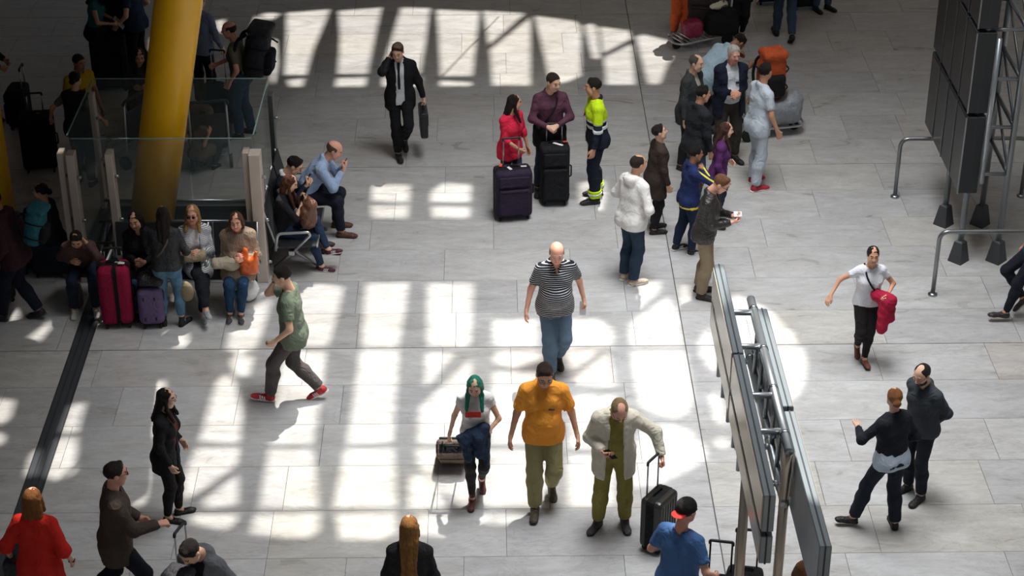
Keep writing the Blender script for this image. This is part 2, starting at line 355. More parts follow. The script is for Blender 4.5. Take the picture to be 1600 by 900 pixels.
def hair_template(style):
    if style in HAIRC: return HAIRC[style]
    nm, *ar = style.split(':'); L = float(ar[0]) if ar else .25
    cap = [Ell((-.015, 0, .036), (.1015, .0825, .0885))]; capf = [Ell((-.018, 0, .034), (.103, .0845, .091))]
    h = .0098
    if nm == 'short':
        fl = Field(cap, h); fl.add(cap+[Cone((.03, -.03, .100), (.045, .03, .096), .020, .022)], .02).disp(.005, 2.2, 1); fl.cut(_hl([-.12, -.05, -.03, -.012, .02, .04, .062, .12], [-.088, -.082, -.05, .004, -.004, .02, .072, .082]))
    elif nm == 'crop':
        fl = Field(cap, h); fl.add([Ell((-.014, 0, .033), (.1025, .082, .089))], .02).disp(.0015, 2.2, 1); fl.cut(_hl([-.12, -.05, -.03, -.012, .02, .04, .062, .12], [-.085, -.078, -.04, .004, .0, .025, .074, .084]))
    elif nm == 'ring':
        fl = Field(cap, h); fl.add([Ell((-.016, 0, .026), (.100, .083, .085))], .02).disp(.002, 2.2, 1); fl.cut(_hl([-.12, -.05, -.03, -.01, .02, .035, .05, .12], [-.085, -.075, -.04, .0, .0, .02, .3, .3])).cut(lambda P: P[..., 2]-.062+.0*P[..., 0])
    elif nm == 'thin':
        fl = Field(cap, h); fl.add([Ell((-.016, 0, .031), (.1015, .083, .087))], .02).disp(.003, 2.5, 3); fl.cut(_hl([-.12, -.05, -.03, -.01, .02, .035, .05, .12], [-.085, -.078, -.04, .0, .0, .035, .10, .11])).minus([Ell((.0, 0, .125), (.045, .035, .02))], .01)
    elif nm in ('long', 'pony', 'bun', 'bob', 'half'):
        A = list(capf); B = []
        if nm == 'long' or nm == 'half':
            for s in (-1, 1):
                B += [Cone((-.045, .045*s, -.0), (-.085, .055*s, -.13), .050, .040), Cone((-.085, .055*s, -.13), (-.150, .058*s, -L), .040, .028), Cone((.005, .072*s, .0), (.022, .080*s, -.12), .024, .024)]
                if nm == 'long': B += [Cone((.022, .080*s, -.12), (.098, .092*s, -L*.9), .030, .022)]
            B += [Cone((-.07, 0, .0), (-.10, 0, -.13), .05, .042), Cone((-.10, 0, -.13), (-.165, 0, -L-.02), .042, .030)]
        if nm == 'bob':
            for s in (-1, 1):
                B += [Cone((-.04, .045*s, .0), (-.055, .062*s, -L), .05, .046), Cone((.01, .070*s, .01), (.022, .082*s, -L*.8), .028, .030)]
            B += [Cone((-.06, 0, .0), (-.065, 0, -L), .05, .05)]
        if nm == 'pony': B += [Ell((-.118, 0, .03), (.03, .026, .026)), Cone((-.13, 0, .02), (-.15, .0, -.09), .026, .036), Cone((-.15, 0, -.09), (-.125, 0, -L), .038, .014)]
        if nm == 'bun': B += [Ell((-.128, 0, -.015), (.042, .048, .044))]
        fl = Field(A+B, h); fl.add(A+B, .022).disp(.0055, 2.0, 2)
        lo = -.02 if nm in ('pony', 'bun') else -.4
        bk = -.062 if nm in ('pony', 'bun') else -2
        fl.cut(_hl([-.3, -.085, -.07, -.02, .02, .04, .058, .12], [-2 if nm in ('pony', 'bun') else bk, -2 if nm in ('pony', 'bun') else bk, bk, min(lo, -.03), lo, lo+.0, .066, .074]) if nm in ('pony', 'bun')
               else (lambda P: np.where(P[..., 2] > -.12, (np.interp(P[..., 0], [-.3, .022, .042, .062, .12], [-2, -2, .035, .074, .082])-P[..., 2]), -.1)))
        fl.minus([Ell((.062, 0, -.035), (.085, .062, .110))], .006)
    elif nm == 'hijab':
        A = capf; fl = Field(A, h); fl.add(A, .02)
    V, Q = fl.mesh(); HAIRC[style] = (V, Q); return HAIRC[style]
def shoe_template(kind):
    # ankle joint at z=.08 above the ground, toe along +x
    U = [Ell((.0, 0, .045), (.055, .036, .045)), Cone((-.035, 0, .04), (.12, .004, .03), .038, .036), Ell((.15, .004, .026), (.055, .042, .026)), Cone((-.02, 0, .05), (-.012, 0, .085), .038, .036, fb=True)]
    if kind == 'boot': U[-1] = Cone((-.02, 0, .05), (-.008, 0, .16), .041, .046, fb=True)
    S = [Cone((-.045, 0, .004), (.15, .004, .004), .040, .044)]
    fl = Field(U+S, .0095, .02); fl.add(U, .03)
    if kind == 'flat': fl.minus([Ell((.035, 0, .085), (.075, .032, .05))], .01)
    fl.cut(lambda P: .012-P[..., 2]); V, Q = fl.mesh()
    f2 = Field(S, .0095, .02); f2.add(S, .0); f2.cut(lambda P: -P[..., 2]); f2.cut(lambda P: P[..., 2]-(.022 if kind != 'flat' else .012)); V2, Q2 = f2.mesh()
    stripe = np.zeros(len(Q), int); C = V[Q].mean(1)
    if kind == 'sneaker':
        for x0 in (.035, .06, .085):
            stripe[(np.abs(C[:, 0]-.35*(C[:, 2]-.03)-x0) < .0065) & (np.abs(C[:, 1]) > .02) & (C[:, 2] > .025) & (C[:, 2] < .06)] = 1
    return (V, Q, stripe), (V2, Q2)
SHT = {k: shoe_template(k) for k in ('plain', 'sneaker', 'boot', 'flat')}
SHM = {}
def shoe_mesh(kind, col, sole, stripe):
    key = (kind, col, sole, stripe)
    if key not in SHM:
        (V, Q, st), (V2, Q2) = SHT[kind]
        me = mesh_np('shoe', np.concatenate([V, V2]), np.concatenate([Q, Q2+len(V)]), np.concatenate([st*2, np.ones(len(Q2), int)]))
        for c in (mat(col, 'leather', .55), mat(sole, 'plastic', .7), mat(stripe or 'e8e8e8', 'plastic', .6)): me.materials.append(c)
        SHM[key] = me
    return SHM[key]
# ------------------------------------------------------------------ people
def nrm(v): return v/(np.linalg.norm(v)+1e-9)
def ik(a, t, l1, l2, pole):
    d = t-a; L = np.linalg.norm(d); M = (l1+l2)*.995
    if L > M: t = a+d/L*M; d = t-a; L = M
    if L < abs(l1-l2)+.05: L = abs(l1-l2)+.05
    u = nrm(d); pr = (l1*l1-l2*l2+L*L)/(2*L); hh = math.sqrt(max(0, l1*l1-pr*pr)); w = pole-u*(pole@u)
    return a+u*pr+nrm(w)*hh, t
SKIN = {'l': ('e0b296', 'bf7a70'), 'm': ('cf9a7a', 'aa685f'), 'r': ('e0a48c', 'c06c62'), 'd': ('9a6a50', '7a4640')}
PN = [0]
def person(label, at, yaw, H=1.75, w=1., sex='m', skin='l', lean=3, lean2=None, side=0, twist=0, hip=(0, 0, .925), feet=None, L=None, R=None, hl='relax', hr='relax',
           pL=None, pR=None, eL=None, eR=None, head=(0, 10, 0), hair=('short', '2b211b'), beard=False, tops=(), bot=None, shoe=('plain', '1a1a1c', '111111', None),
           glasses=None, belly=0., group=None, z0=0., legpole=None, bodyh=.023, extra=None):
    PN[0] += 1; sd_ = PN[0]
    s = H*.93/1.75; w = 1+(w-1)*.6; at = np.array(at, float)
    if len(at) == 2: at = W(at[0], at[1])
    at = at.copy(); at[2] = z0
    root = empty('person', at, math.radians(yaw), label, 'person', group)
    Y = np.array([0, 1., 0]); X = np.array([1., 0, 0]); Z = np.array([0, 0, 1.])
    if lean2 is None: lean2 = lean*1.4
    Rl = rotm(0, math.radians(lean), math.radians(side)); Rc = rotm(math.radians(twist), 0, 0)@rotm(0, math.radians(lean2), math.radians(side))
    Pv = np.array([hip[0], hip[1], hip[2]]); waist = Pv+Rl@np.array([0, 0, .16]); chest = waist+Rc@np.array([0, 0, .16]); nb = waist+Rc@np.array([-.012, 0, .365])
    fem = sex == 'f'; sw = .148 if fem else .165; hw = .085
    sh = {1: waist+Rc@np.array([-.005, sw, .302]), -1: waist+Rc@np.array([-.005, -sw, .302])}
    hp = {1: Pv+np.array([0, hw, 0]), -1: Pv+np.array([0, -hw, 0])}
    if feet is None: feet = ((.02, .11, 0, 8, 0), (-.02, -.11, 0, -8, 0))
    kn, an, el, wr, Fo = {}, {}, {}, {}, {}
    for q, ft in ((1, feet[0]), (-1, feet[1])):
        fx, fy, fz, fyaw, fp = ft
        Rf = rotm(math.radians(fyaw), math.radians(fp), 0)
        # pivot about the ball of the foot when the heel is up
        if fp > 0: ball = np.array([fx, fy, fz])+rotm(math.radians(fyaw))@np.array([.13, 0, .0]); org = ball-Rf@np.array([.13, 0, 0])
        else: org = np.array([fx, fy, fz])+(np.array([0, 0, .0]))
        if fp < 0:
            heel = np.array([fx, fy, fz])+rotm(math.radians(fyaw))@np.array([-.06, 0, 0]); org = heel-Rf@np.array([-.06, 0, 0])
        A_ = org+Rf@np.array([-.012, 0, .085]); pole = np.array([1, .12*q, .15]) if legpole is None else np.array(legpole[0 if q == 1 else 1], float)
        k_, A_ = ik(hp[q], A_, .43, .42, pole); kn[q] = k_; an[q] = A_; Fo[q] = (A_-Rf@np.array([-.012, 0, .085]), Rf)
    tg = {1: L, -1: R}; pw = {1: pL, -1: pR}; ep = {1: eL, -1: eR}
    for q in (1, -1):
        t = np.array(tg[q], float) if tg[q] is not None else np.array([.06+.03*math.sin(sd_*q), (.27+.03*(w-1))*q, .86])
        pole = np.array(ep[q], float) if ep[q] is not None else np.array([-.6, .45*q, -.35])
        el[q], wr[q] = ik(sh[q], t, .285, .255, pole)
    Rh = rotm(math.radians(head[0]), math.radians(head[1]), math.radians(head[2] if len(head) > 2 else 0))
    Rn = rotm(0, math.radians(.5*(lean2+head[1])), math.radians(side))
    hj = nb+Rn@np.array([.012, 0, .075]); hc = hj+Rh@np.array([.022, 0, .115]); W_ = w
    # ---- body primitives
    def torso(o=0., full=True):
        A = []; wb = W_+(.0 if not fem else -.06)
        for q in (1, -1):
            A += [Cone(Pv+Rl@np.array([-.005, .072*q, -.01]), waist+Rl@np.array([.0, .052*q*W_, 0]), .108*wb+(.006 if fem else 0)+o, .095*wb+o),
                  Cone(waist+Rc@np.array([0, .052*q*W_, 0]), waist+Rc@np.array([.005, .070*q, .19]), .090*wb+o, .096*wb+o),
                  Cone(waist+Rc@np.array([.005, .070*q, .19]), waist+Rc@np.array([-.008, (.105 if not fem else .09)*q, .275]), .096*wb+o, .062+o),
                  Cone(sh[q], nb+Rc@np.array([0, .02*q, -.012]), .048+o, .050+o), Ell(Pv+Rl@np.array([-.045, .07*q, -.035]), (.09*wb+o,)*3)]
            if fem: A.append(Ell(waist+Rc@np.array([.075, .072*q, .155]), (.06+o, .062+o, .062+o)))
        A.append(Cone(waist+Rc@np.array([.01, 0, -.02]), waist+Rc@np.array([.012, 0, .23]), .094*wb+o, .088*wb+o))
        if belly: A.append(Ell(waist+Rl@np.array([.06+belly*.4, 0, -.01]), (.10+belly+o, .13+belly*.6+o, .14+o)))
        return A
    def arm(q, t0, t1, o, fb=True):
        """from 0 (shoulder) over 1 (elbow) to 2 (wrist)"""
        A = []; k = .9 if fem else 1.; ww = .5+.5*W_
        r = lambda t: (np.interp(t, [0, .5, 1, 1.25, 2], [.052, .046, .038, .039, .026])*k*ww)+o
        if t0 < 1:
            b = min(t1, 1); A.append(Cone(sh[q]+(el[q]-sh[q])*t0, sh[q]+(el[q]-sh[q])*b, r(t0), r(b), fb=fb and t1 <= 1))
        if t1 > 1:
            a = max(t0, 1); A.append(Cone(el[q]+(wr[q]-el[q])*(a-1), el[q]+(wr[q]-el[q])*(t1-1), r(max(a, 1.02)), r(t1), fb=fb))
        return A
    def leg(q, o, oa=None, t1=2., fb=True):
        oa = o if oa is None else oa; wl = .6+.4*W_
        A = [Cone(hp[q]+np.array([-.005, .0, 0]), kn[q], .083*wl+o, .056+o)]
        mid = kn[q]*.65+an[q]*.35+nrm(np.cross(Y, an[q]-kn[q]))*-.0+np.array([-.012, 0, 0]); end = kn[q]+(an[q]-kn[q])*(t1-1)
        if t1 > 1.35: A += [Cone(kn[q], mid, .055+o, .054+(o+oa)/2), Cone(mid, end, .054+(o+oa)/2, .037+oa, fb=fb)]
        elif t1 > 1: A += [Cone(kn[q], end, .055+o, .053+oa, fb=fb)]
        return A
    neck = [Cone(nb+Rc@np.array([.0, 0, -.02]), hj+Rh@np.array([.0, 0, .02]), .056 if not fem else .048, .052 if not fem else .045)]
    bp = torso()+neck+arm(1, 0, 2, 0, False)+arm(-1, 0, 2, 0, False)+leg(1, 0, fb=False)+leg(-1, 0, fb=False)+[Cone(an[q], an[q]+Fo[q][1]@np.array([.03, 0, -.03]), .036, .034) for q in (1, -1)]
    fl = Field(bp, bodyh, .03); fl.add(bp, .022); V, Q = fl.mesh(); Vs = [V*s]; Qs = [Q]; ms = [np.zeros(len(Q), int)]; n0 = len(V)
    hv, hq, hm = HT[('f' if fem else 'm', beard)]
    Vs.append((hv@Rh.T+hc)*s); Qs.append(hq+n0); ms.append(hm); n0 += len(hv)
    info = {'root': root, 's': s, 'hc': hc*s, 'Rh': Rh, 'at': at, 'yaw': math.radians(yaw)}
    for q, kind, palm in ((1, hl, pw[1]), (-1, hr, pw[-1])):
        fa = nrm(wr[q]-el[q]); pd = np.array(palm, float) if palm is not None else np.array([0.15, -q, 0.])
        z_ = -nrm(pd-fa*(pd@fa)); x_ = fa; y_ = np.cross(z_, x_)
        # y_ must be the thumb side; a mirrored hand for the other side
        tv, tq = HANDS[kind]; M_ = np.stack([x_, y_, z_], 1); mir = (q == 1)
        hs = .92 if fem else 1.
        # right hand with palm towards the body: thumb forward
        T = tv.copy()*hs
        if q == 1: T[:, 1] *= -1; tq2 = tq[:, ::-1]
        else: tq2 = tq
        Vs.append((T@M_.T+wr[q])*s); Qs.append(tq2+n0); ms.append(np.zeros(len(tq2), int)); n0 += len(T)
        Rz = rotm(math.radians(yaw)); info['h%d' % q] = at+Rz@((wr[q]+x_*.085-z_*.03)*s); info['w%d' % q] = at+Rz@(wr[q]*s); info['M%d' % q] = Rz@M_
    me = mesh_np('body', np.concatenate(Vs), np.concatenate(Qs), np.concatenate(ms)); sk = SKIN[skin]
    for c in (mat(sk[0], 'skin'), mat(sk[1], 'skin'), mat(hair[1] if hair[0] != 'none' else '6a5a50', 'skin', .8), mat('b8ada6', 'plastic', .3), mat('2c1d14', 'plastic', .2)): me.materials.append(c)
    link('body', me, root)
    # ---- clothes
    def garment(name, groups, h, mt, amp=.004, post=None, kk=.03):
        allp = [p for g in groups for p in g[0]]; tot = None
        for prims, cuts, minus in groups:
            f_ = Field(allp, h, .03)
            f_.add(prims, kk if name in ('trousers', 'sleeve_stripe') else kk*1.5)
            for c in cuts: f_.cut(c)
            if minus: f_.minus(minus, .012)
            if tot is None: tot = f_
            else: tot.v = smin(tot.v, f_.v, .02)
        if amp: tot.disp(amp, 1., sd_)
        if post: tot.cut(post)
        V, Q = tot.mesh()
        return link(name, mesh_np(name, V*s, Q), root, [mt] if not isinstance(mt, (list, tuple)) else mt)
    up_ = Rl@Z
    if bot:
        o = bot.get('o', .014); oa = bot.get('oa', .03); t1 = bot.get('t1', 1.93)
        wz = Pv+Rl@np.array([0, 0, .10]); g = []
        pel = [p for p in torso(o)[:1]+torso(o)[5 if not fem else 6:6 if not fem else 7]]
        pel = []
        for q in (1, -1):
            pel += [Cone(Pv+Rl@np.array([-.005, .072*q, -.01]), waist+Rl@np.array([.0, .052*q*W_, 0]), .108*W_*(.97 if fem else 1)+o, .095*W_+o), Ell(Pv+Rl@np.array([-.045, .07*q, -.035]), (.09*W_+o,)*3)]
        lg = leg(1, o, oa, t1)+leg(-1, o, oa, t1)
        garment(bot.get('name', 'trousers'), [(pel, [lambda P: (P-wz)@up_], None), (lg, [], None)], .0195, bot['m'], bot.get('amp', .006), kk=.035)
        if bot.get('belt'):
            pass
    for T in tops:
        o = T.get('o', .016)*.8; hem = T.get('hem', -.06); sl = T.get('sl', 1.92); opn = T.get('open', 0); h = T.get('h', .0195); nr = T.get('neck', .064); so_ = T.get('so', .006)*.7
        tor = torso(o)
        if hem < -.08:
            fl_ = T.get('flare', .0)
            for q in (1, -1):
                dn = nrm(kn[q]-hp[q]) if hip[2] < .8 else np.array([0, 0, -1.])
                tor.append(Cone(Pv+Rl@np.array([-.005, .07*q, 0]), Pv+np.array([-.01, .07*q, 0])+dn*(-hem+.12), .115*W_+o, .115*W_+o+fl_))
        hp_ = Pv+Rl@np.array([0, 0, hem]); cuts = [lambda P, a=hp_: -((P-a)@up_)]
        if opn:
            tw = T.get('otop', .03)
            def wedge(P, ow=opn, tw=tw):
                q_ = (P-Pv)@Rl; yy = np.abs(q_[..., 1]+T.get('oy', 0)); wd_ = np.interp(q_[..., 2], [-.5, 0, .4, .55], [ow*1.25, ow, tw, tw+.02]); return -np.maximum(yy-wd_, -q_[..., 0]+.01)
            cuts.append(wedge)
        mn = [Cone(nb+Rc@np.array([.004, 0, .02]), nb+Rc@np.array([.02, 0, .12]), nr, nr+.02)]
        if T.get('v'): mn.append(Cone(nb+Rc@np.array([.07, 0, .02]), nb+Rc@np.array([.095, 0, -T['v']]), .05, .012))
        grp = [(tor, cuts, mn)]
        arms = []
        if sl > 0: arms = arm(1, 0, T.get('slL', sl), o*.3+so_)+arm(-1, 0, T.get('slR', sl), o*.3+so_)
        if arms: grp.append((arms, [], mn))
        ex = []
        if T.get('collar'):
            for a_ in np.linspace(-2.3, 2.3, 9)[:-1]:
                b_ = a_+.575; f1 = lambda a, r=.068, z=.035: nb+Rc@np.array([-math.cos(a)*r*1.0+.008, math.sin(a)*r, z-.02*(1-math.cos(a))]); ex.append(Cone(f1(a_), f1(b_), .016, .016))
        if T.get('hood'): ex += [Ell(nb+Rc@np.array([-.085, 0, .0]), (.05, .10, .055)), Cone(nb+Rc@np.array([-.05, .07, .03]), nb+Rc@np.array([-.05, -.07, .03]), .035, .035), Cone(nb+Rc@np.array([-.04, .07, .03]), nb+Rc@np.array([.04, .06, .0]), .03, .022), Cone(nb+Rc@np.array([-.04, -.07, .03]), nb+Rc@np.array([.04, -.06, .0]), .03, .022)]
        if ex: grp.append((ex, [], None))
        garment(T.get('name', 'shirt'), grp, h, T['m'], T.get('amp', .006), T.get('post'))
    if extra: extra(dict(nb=nb, Rc=Rc, Pv=Pv, waist=waist, garment=garment, sh=sh, el=el, wr=wr, root=root, s=s, hc=hc, Rh=Rh, up=up_, Rl=Rl, kn=kn, an=an, arm=arm))
    # ---- hair, shoes, glasses
    if hair[0] != 'none':
        c2 = hair[2] if len(hair) > 2 else None
        HV, HQ = hair_template(hair[0]); ff = .95 if fem else 1.; HV = HV*ff
        top_ = np.stack([HV[:, 0], HV[:, 1], np.maximum(HV[:, 2], -.02)], 1)@Rh.T; drop = np.minimum(HV[:, 2]+.02, 0)
        back = rotm(math.radians(head[0]))@np.array([-1., 0, 0]); lean_ = math.radians(lean2)*.75
        Vh = top_+drop[:, None]*np.array([math.sin(lean_), 0, math.cos(lean_)])*1.0+hc
        link('hair', mesh_np('hair', Vh*s, HQ), root, [mat(hair[1], 'hair', None, 0., c2)])
    if shoe:
        me = shoe_mesh(*shoe)
        for q in (1, -1):
            M4 = Matrix.Identity(4); o_, Rf = Fo[q]; k = .92 if fem else 1.
            for i in range(3):
                for j in range(3): M4[i][j] = Rf[i, j]*s*k*(1 if True else 1)
                M4[i][3] = (o_[i]+Rf[i, 2]*.0)*s
            link('shoe', me, root, None, M4)
    if glasses:
        bm = bmesh.new()
        for q in (1, -1):
            a = np.linspace(0, 2*PI, 13); pts = [hc+Rh@np.array([.101, .031*q+.021*math.cos(t), .006+.015*math.sin(t)]) for t in a]
            V, Q = tube_np(np.array(pts)*s, (.0022 if glasses == 'dark' else .0014)*s, 5); add_mesh(bm, V, Q)
            V, Q = tube_np(np.array([hc+Rh@np.array([.101, .052*q, .010]), hc+Rh@np.array([.0, .083*q, .012])])*s, .002*s, 5); add_mesh(bm, V, Q)
            if glasses == 'dark': V, Q = tube_np(np.array([hc+Rh@np.array([.099, .031*q, .006]), hc+Rh@np.array([.103, .031*q, .006])])*s, .019*s, 12); add_mesh(bm, V, Q)
        from_bm('glasses', bm, mat('1a1613', 'gloss', .2), root)
    return info
# ------------------------------------------------------------------ floor of marble slabs
YA = .0140192; NV = np.array([-math.sin(YA), math.cos(YA)]); MV = np.array([math.cos(YA), math.sin(YA)])
OFF = 2.487074*HC; RW = .75; CJ = .1921971*HC
def uv(u, v): return np.array([*(MV*u+NV*v), 0.])      # u along the rows, v across them
def UV(p): return np.array([p[:2]@MV, p[:2]@NV])
floor = box('floor', (0, 22, -.06), (44, 46, .1), MARBLE); tag(floor, kind='structure')
grout = mat('55524e', 'plastic', .9)
bed = box('joint_bed', (0, 22, -.0075), (29, 31, .005), grout, floor)
far_tiles = bmesh.new()
def inview(p, mg=.25):
    v = np.array([p[0], p[1], -HC]); c = v@_fw; x = 800+F*(v@_R)/c; y = 450-F*(v@_U)/c
    return -60*mg*4 < x < 1600+60*mg*4 and -40 < y < 950
D0 = UV(W(129, 491)); DW = .205; DU0 = UV(W(45, 734))[0]; DU0 = (D0[0]+DU0)/2; DV1 = UV(W(150, 440))[1]
tr = random.Random(5); slab_cache = {}; nt_ = 0
def slab(u0, u1, v0, v1):
    global nt_
    w_, d_ = round(u1-u0, 3), round(v1-v0, 3); key = (w_, d_)
    if key not in slab_cache:
        bm = bmesh.new(); box_bm(bm, (0, 0, -.011), (w_, d_, .022), .0018, 1); me = bpy.data.meshes.new('tile'); bm.to_mesh(me); bm.free(); me.materials.append(MARBLE); slab_cache[key] = me
    c = uv((u0+u1)/2, (v0+v1)/2); o = bpy.data.objects.new('tile', slab_cache[key]); COL.objects.link(o); o.parent = floor
    o.location = (c[0], c[1], 0); o.rotation_euler = (0, 0, YA); nt_ += 1
for k in range(-9, 27):
    v1 = OFF-k*RW; v0 = v1-RW; g = .002
    gt = .006 if k in (0, 7, 13) else g; gb = .006 if k+1 in (0, 7, 13) else g
    
    for side in (-1, 1):
        u = CJ; first = True
        while side*u < 13.5:
            ln = tr.choice((.75, .9, 1.1, 1.25, 1.5, 1.5)); ln = tr.uniform(.5, 1.2) if first else ln
            a, b = (u, u+ln) if side == 1 else (u-ln, u); u = u+side*ln
            a2 = a+(.006 if first and side == 1 else g); b2 = b-(.006 if first and side == -1 else g); first = False
            pieces = [(a2, b2)]
            if v0 < DV1 and not (b2 < DU0-.0 or a2 > DU0+DW): pieces = [(a2, min(b2, DU0-.004)), (max(a2, DU0+DW+.004), b2)]
            for p, q in pieces:
                if q-p < .06: continue
                c_ = uv((p+q)/2, (v0+v1)/2)
                if inview(c_, .25+(q-p)*.2) and nt_ < 298 and 13.3 < c_[1] < 30: slab(p, q, v0+gb, v1-gt)
                else: box_bm(far_tiles, (c_[0], c_[1], -.011), (q-p, v1-gt-v0-gb, .022), 0, 1, Matrix.Rotation(YA, 4, 'Z'))
tag(from_bm('tile', far_tiles, MARBLE, floor), kind='stuff')
# drain channel cut through the floor
dr = empty('floor_drain', uv(DU0+DW/2, 17.), YA, 'long dark steel drain channel running down the marble floor at left', 'drain')
dlen = DV1-13.6
dmat = mat('484b50', 'metal', .5, .4)
box('cover', (0, (DV1+13.6)/2-17, -.004), (DW-.006, dlen, .012), dmat, dr)
bm = bmesh.new()
for x in (-DW/2+.006, -.035, .035, DW/2-.006): box_bm(bm, (x, (DV1+13.6)/2-17, .002), (.007, dlen, .006))
from_bm('edge_rib', bm, mat('54575c', 'metal', .35, .8), dr)
# ------------------------------------------------------------------ unseen roof, its openings shaped to throw the light patches
HR = 14.0
def sunup(p, z): return np.array([p[0]-SUNV[0]/SUNV[2]*-(HR-z)*-1*1, 0, 0])
def roof_pt(x, y, z=0.):
    p = W(x, y, z); t = (HR-z)/SUNV[2]; return (p[0]+SUNV[0]*t, p[1]+SUNV[1]*t)
PATCH = [
 # far row
 [(448,20),(515,15),(505,40),(488,80),(478,117),(445,117),(448,60)], [(449,125),(475,123),(473,135),(453,135)],
 [(529,17),(596,12),(585,60),(574,115),(528,115),(532,60)], [(527,122),(572,121),(570,135),(524,135)],
 [(627,12),(672,13),(664,70),(656,115),(597,115),(606,80)], [(598,121),(658,121),(655,135),(598,135)],
 [(682,15),(749,18),(742,80),(738,118),(689,119),(686,60)], [(687,126),(738,129),(735,134),(688,134)],
 [(755,17),(820,21),(764,70)], [(829,27),(828,133),(770,133),(766,78)],
 [(836,25),(898,33),(908,42),(907,118),(885,128),(860,131),(853,96)],
 [(913,40),(925,37),(933,43),(938,92),(926,91)], [(937,42),(983,48),(986,60),(943,83)], [(987,69),(992,132),(948,132),(944,90)],
 [(994,57),(1006,54),(1062,68),(1040,106),(1031,131),(1013,131)],
 [(400,24),(408,30),(414,44),(405,58),(394,40)], [(408,22),(424,20),(438,22),(425,31),(411,29)], [(336,34),(350,30),(351,52),(340,48)], [(424,60),(431,62),(434,100),(428,132),(424,128)], [(237,58),(244,60),(243,78),(236,78)],
 # windows of light on the plain floor
 [(582,288),(641,289),(639,316),(581,314)], [(579,321),(639,321),(637,340),(583,340)],
 [(674,299),(694,286),(736,288),(734,316),(673,315)], [(674,323),(734,323),(732,341),(677,340)], [(905,285),(945,283),(948,305),(940,330),(907,328)],
 # second row
 [(360,512),(385,490),(402,474),(425,468),(412,510),(398,547),(355,547)], [(360,559),(396,557),(388,588),(367,586)],
 [(470,446),(503,444),(537,449),(526,495),(512,541),(450,541)], [(446,549),(510,549),(489,694),(422,694),(432,610)],
 [(421,702),(489,702),(497,793),(405,793)], [(400,803),(498,803),(498,830),(478,840),(440,839),(391,832)],
 [(572,444),(638,442),(632,490),(622,542),(566,542)], [(564,548),(623,547),(613,691),(542,694)], [(539,702),(615,701),(618,791),(523,793)], [(526,803),(617,801),(618,832),(590,843),(532,842)],
 [(668,444),(740,442),(734,541),(668,541)], [(666,552),(711,552),(664,606)], [(736,562),(733,650),(730,691),(654,693),(656,636)],
 [(650,701),(760,701),(762,790),(720,792),(655,727)], [(641,745),(659,741),(688,765),(700,794),(640,794)], [(651,803),(768,803),(768,815),(700,838),(652,834)],
 [(769,500),(838,500),(838,541),(773,541)], [(774,549),(840,549),(846,560),(800,575),(772,566)], [(771,582),(852,582),(852,694),(765,692)], [(766,704),(852,704),(850,792),(765,792)], [(772,803),(862,803),(840,818),(774,820)],
 [(884,499),(933,498),(958,516),(957,541),(880,541)], [(885,547),(935,547),(895,578)], [(951,552),(962,604),(895,600),(899,590)], [(898,617),(962,618),(952,700),(890,700)], [(890,712),(958,712),(955,788),(890,792)],
 [(995,442),(1030,439),(1032,455),(991,488)], [(1043,464),(1057,486),(1066,541),(986,541),(983,506)], [(986,548),(1070,548),(1082,619),(1073,645),(1052,654),(1003,637),(993,598)],
 [(1000,678),(1016,668),(1042,663),(1078,672),(1104,705),(1099,722),(1028,757),(987,760),(995,700)],
 [(1063,448),(1077,446),(1080,484),(1066,487)], [(1093,530),(1109,512),(1116,545),(1121,583),(1108,576),(1094,552)], [(1109,621),(1121,612),(1131,647),(1134,669),(1117,655)], [(1116,686),(1137,683),(1141,697),(1124,701)],
 [(1141,459),(1160,463),(1205,487),(1240,524),(1244,538),(1150,538)], [(1150,545),(1253,544),(1261,565),(1256,597),(1243,621),(1200,640),(1165,610)],
 # dim side
 [(241,597),(258,595),(255,625),(247,682),(235,686),(216,684),(208,674),(222,640)], [(202,693),(236,691),(232,740),(227,782),(217,793),(203,782),(196,730)],
 [(340,594),(355,585),(367,595),(379,647),(373,692),(312,690),(323,650)], [(307,700),(374,700),(369,727),(312,768),(287,780),(288,745)], [(371,742),(372,788),(328,794),(314,784)], [(298,804),(371,804),(367,818),(353,827),(303,818)],
 [(-14,624),(22,626),(16,652),(0,664),(-20,655)], [(-12,676),(6,680),(4,694),(-10,694)], [(108,634),(134,629),(120,676),(92,675)], [(89,685),(120,685),(117,737),(94,751),(69,744),(78,713)], [(48,712),(62,700),(58,742),(40,744)],
 [(-6,492),(24,482),(30,496),(4,508)], [(59,479),(70,478),(64,488)], [(62,515),(78,501),(82,507),(62,533),(43,529)], [(153,510),(162,475),(166,500)], [(258,519),(270,518),(268,530),(257,530)], [(273,460),(281,458),(282,474),(274,474)], [(404,440),(440,436),(434,452),(402,462)],
]
def pz(X, Y, py):
    """height at which a vertical line over (X,Y) crosses picture row py"""
    lo, hi = 0., 9.
    for _ in range(40):
        mid = (lo+hi)/2; v = np.array([X, Y, mid-HC]); c = v@_fw; y = 450-F*(v@_U)/c
        if y > py: lo = mid
        else: hi = mid
    return lo
ZP = [  # openings added to drop sunlight on things standing above the floor: (height, outline)
 (2.97, [(1160, 470), (1206, 503), (1240, 590), (1292, 745), (1284, 788), (1240, 765), (1195, 640)]),
 (1.6, [(180, 735), (205, 740), (212, 775), (208, 815), (186, 812), (176, 780)]), (1.5, [(22, 770), (62, 768), (80, 830), (90, 872), (62, 872), (40, 820)]),
 (1.5, [(268, 838), (305, 838), (335, 880), (325, 905), (262, 900)]), (1.5, [(618, 820), (652, 818), (668, 870), (655, 905), (622, 905)]), (1.45, [(1045, 800), (1085, 800), (1075, 860), (1052, 905), (1034, 880)]),
 (1.25, [(293, 330), (316, 328), (319, 349), (297, 351)]), (1.05, [(378, 352), (402, 350), (410, 385), (392, 400)]),
]
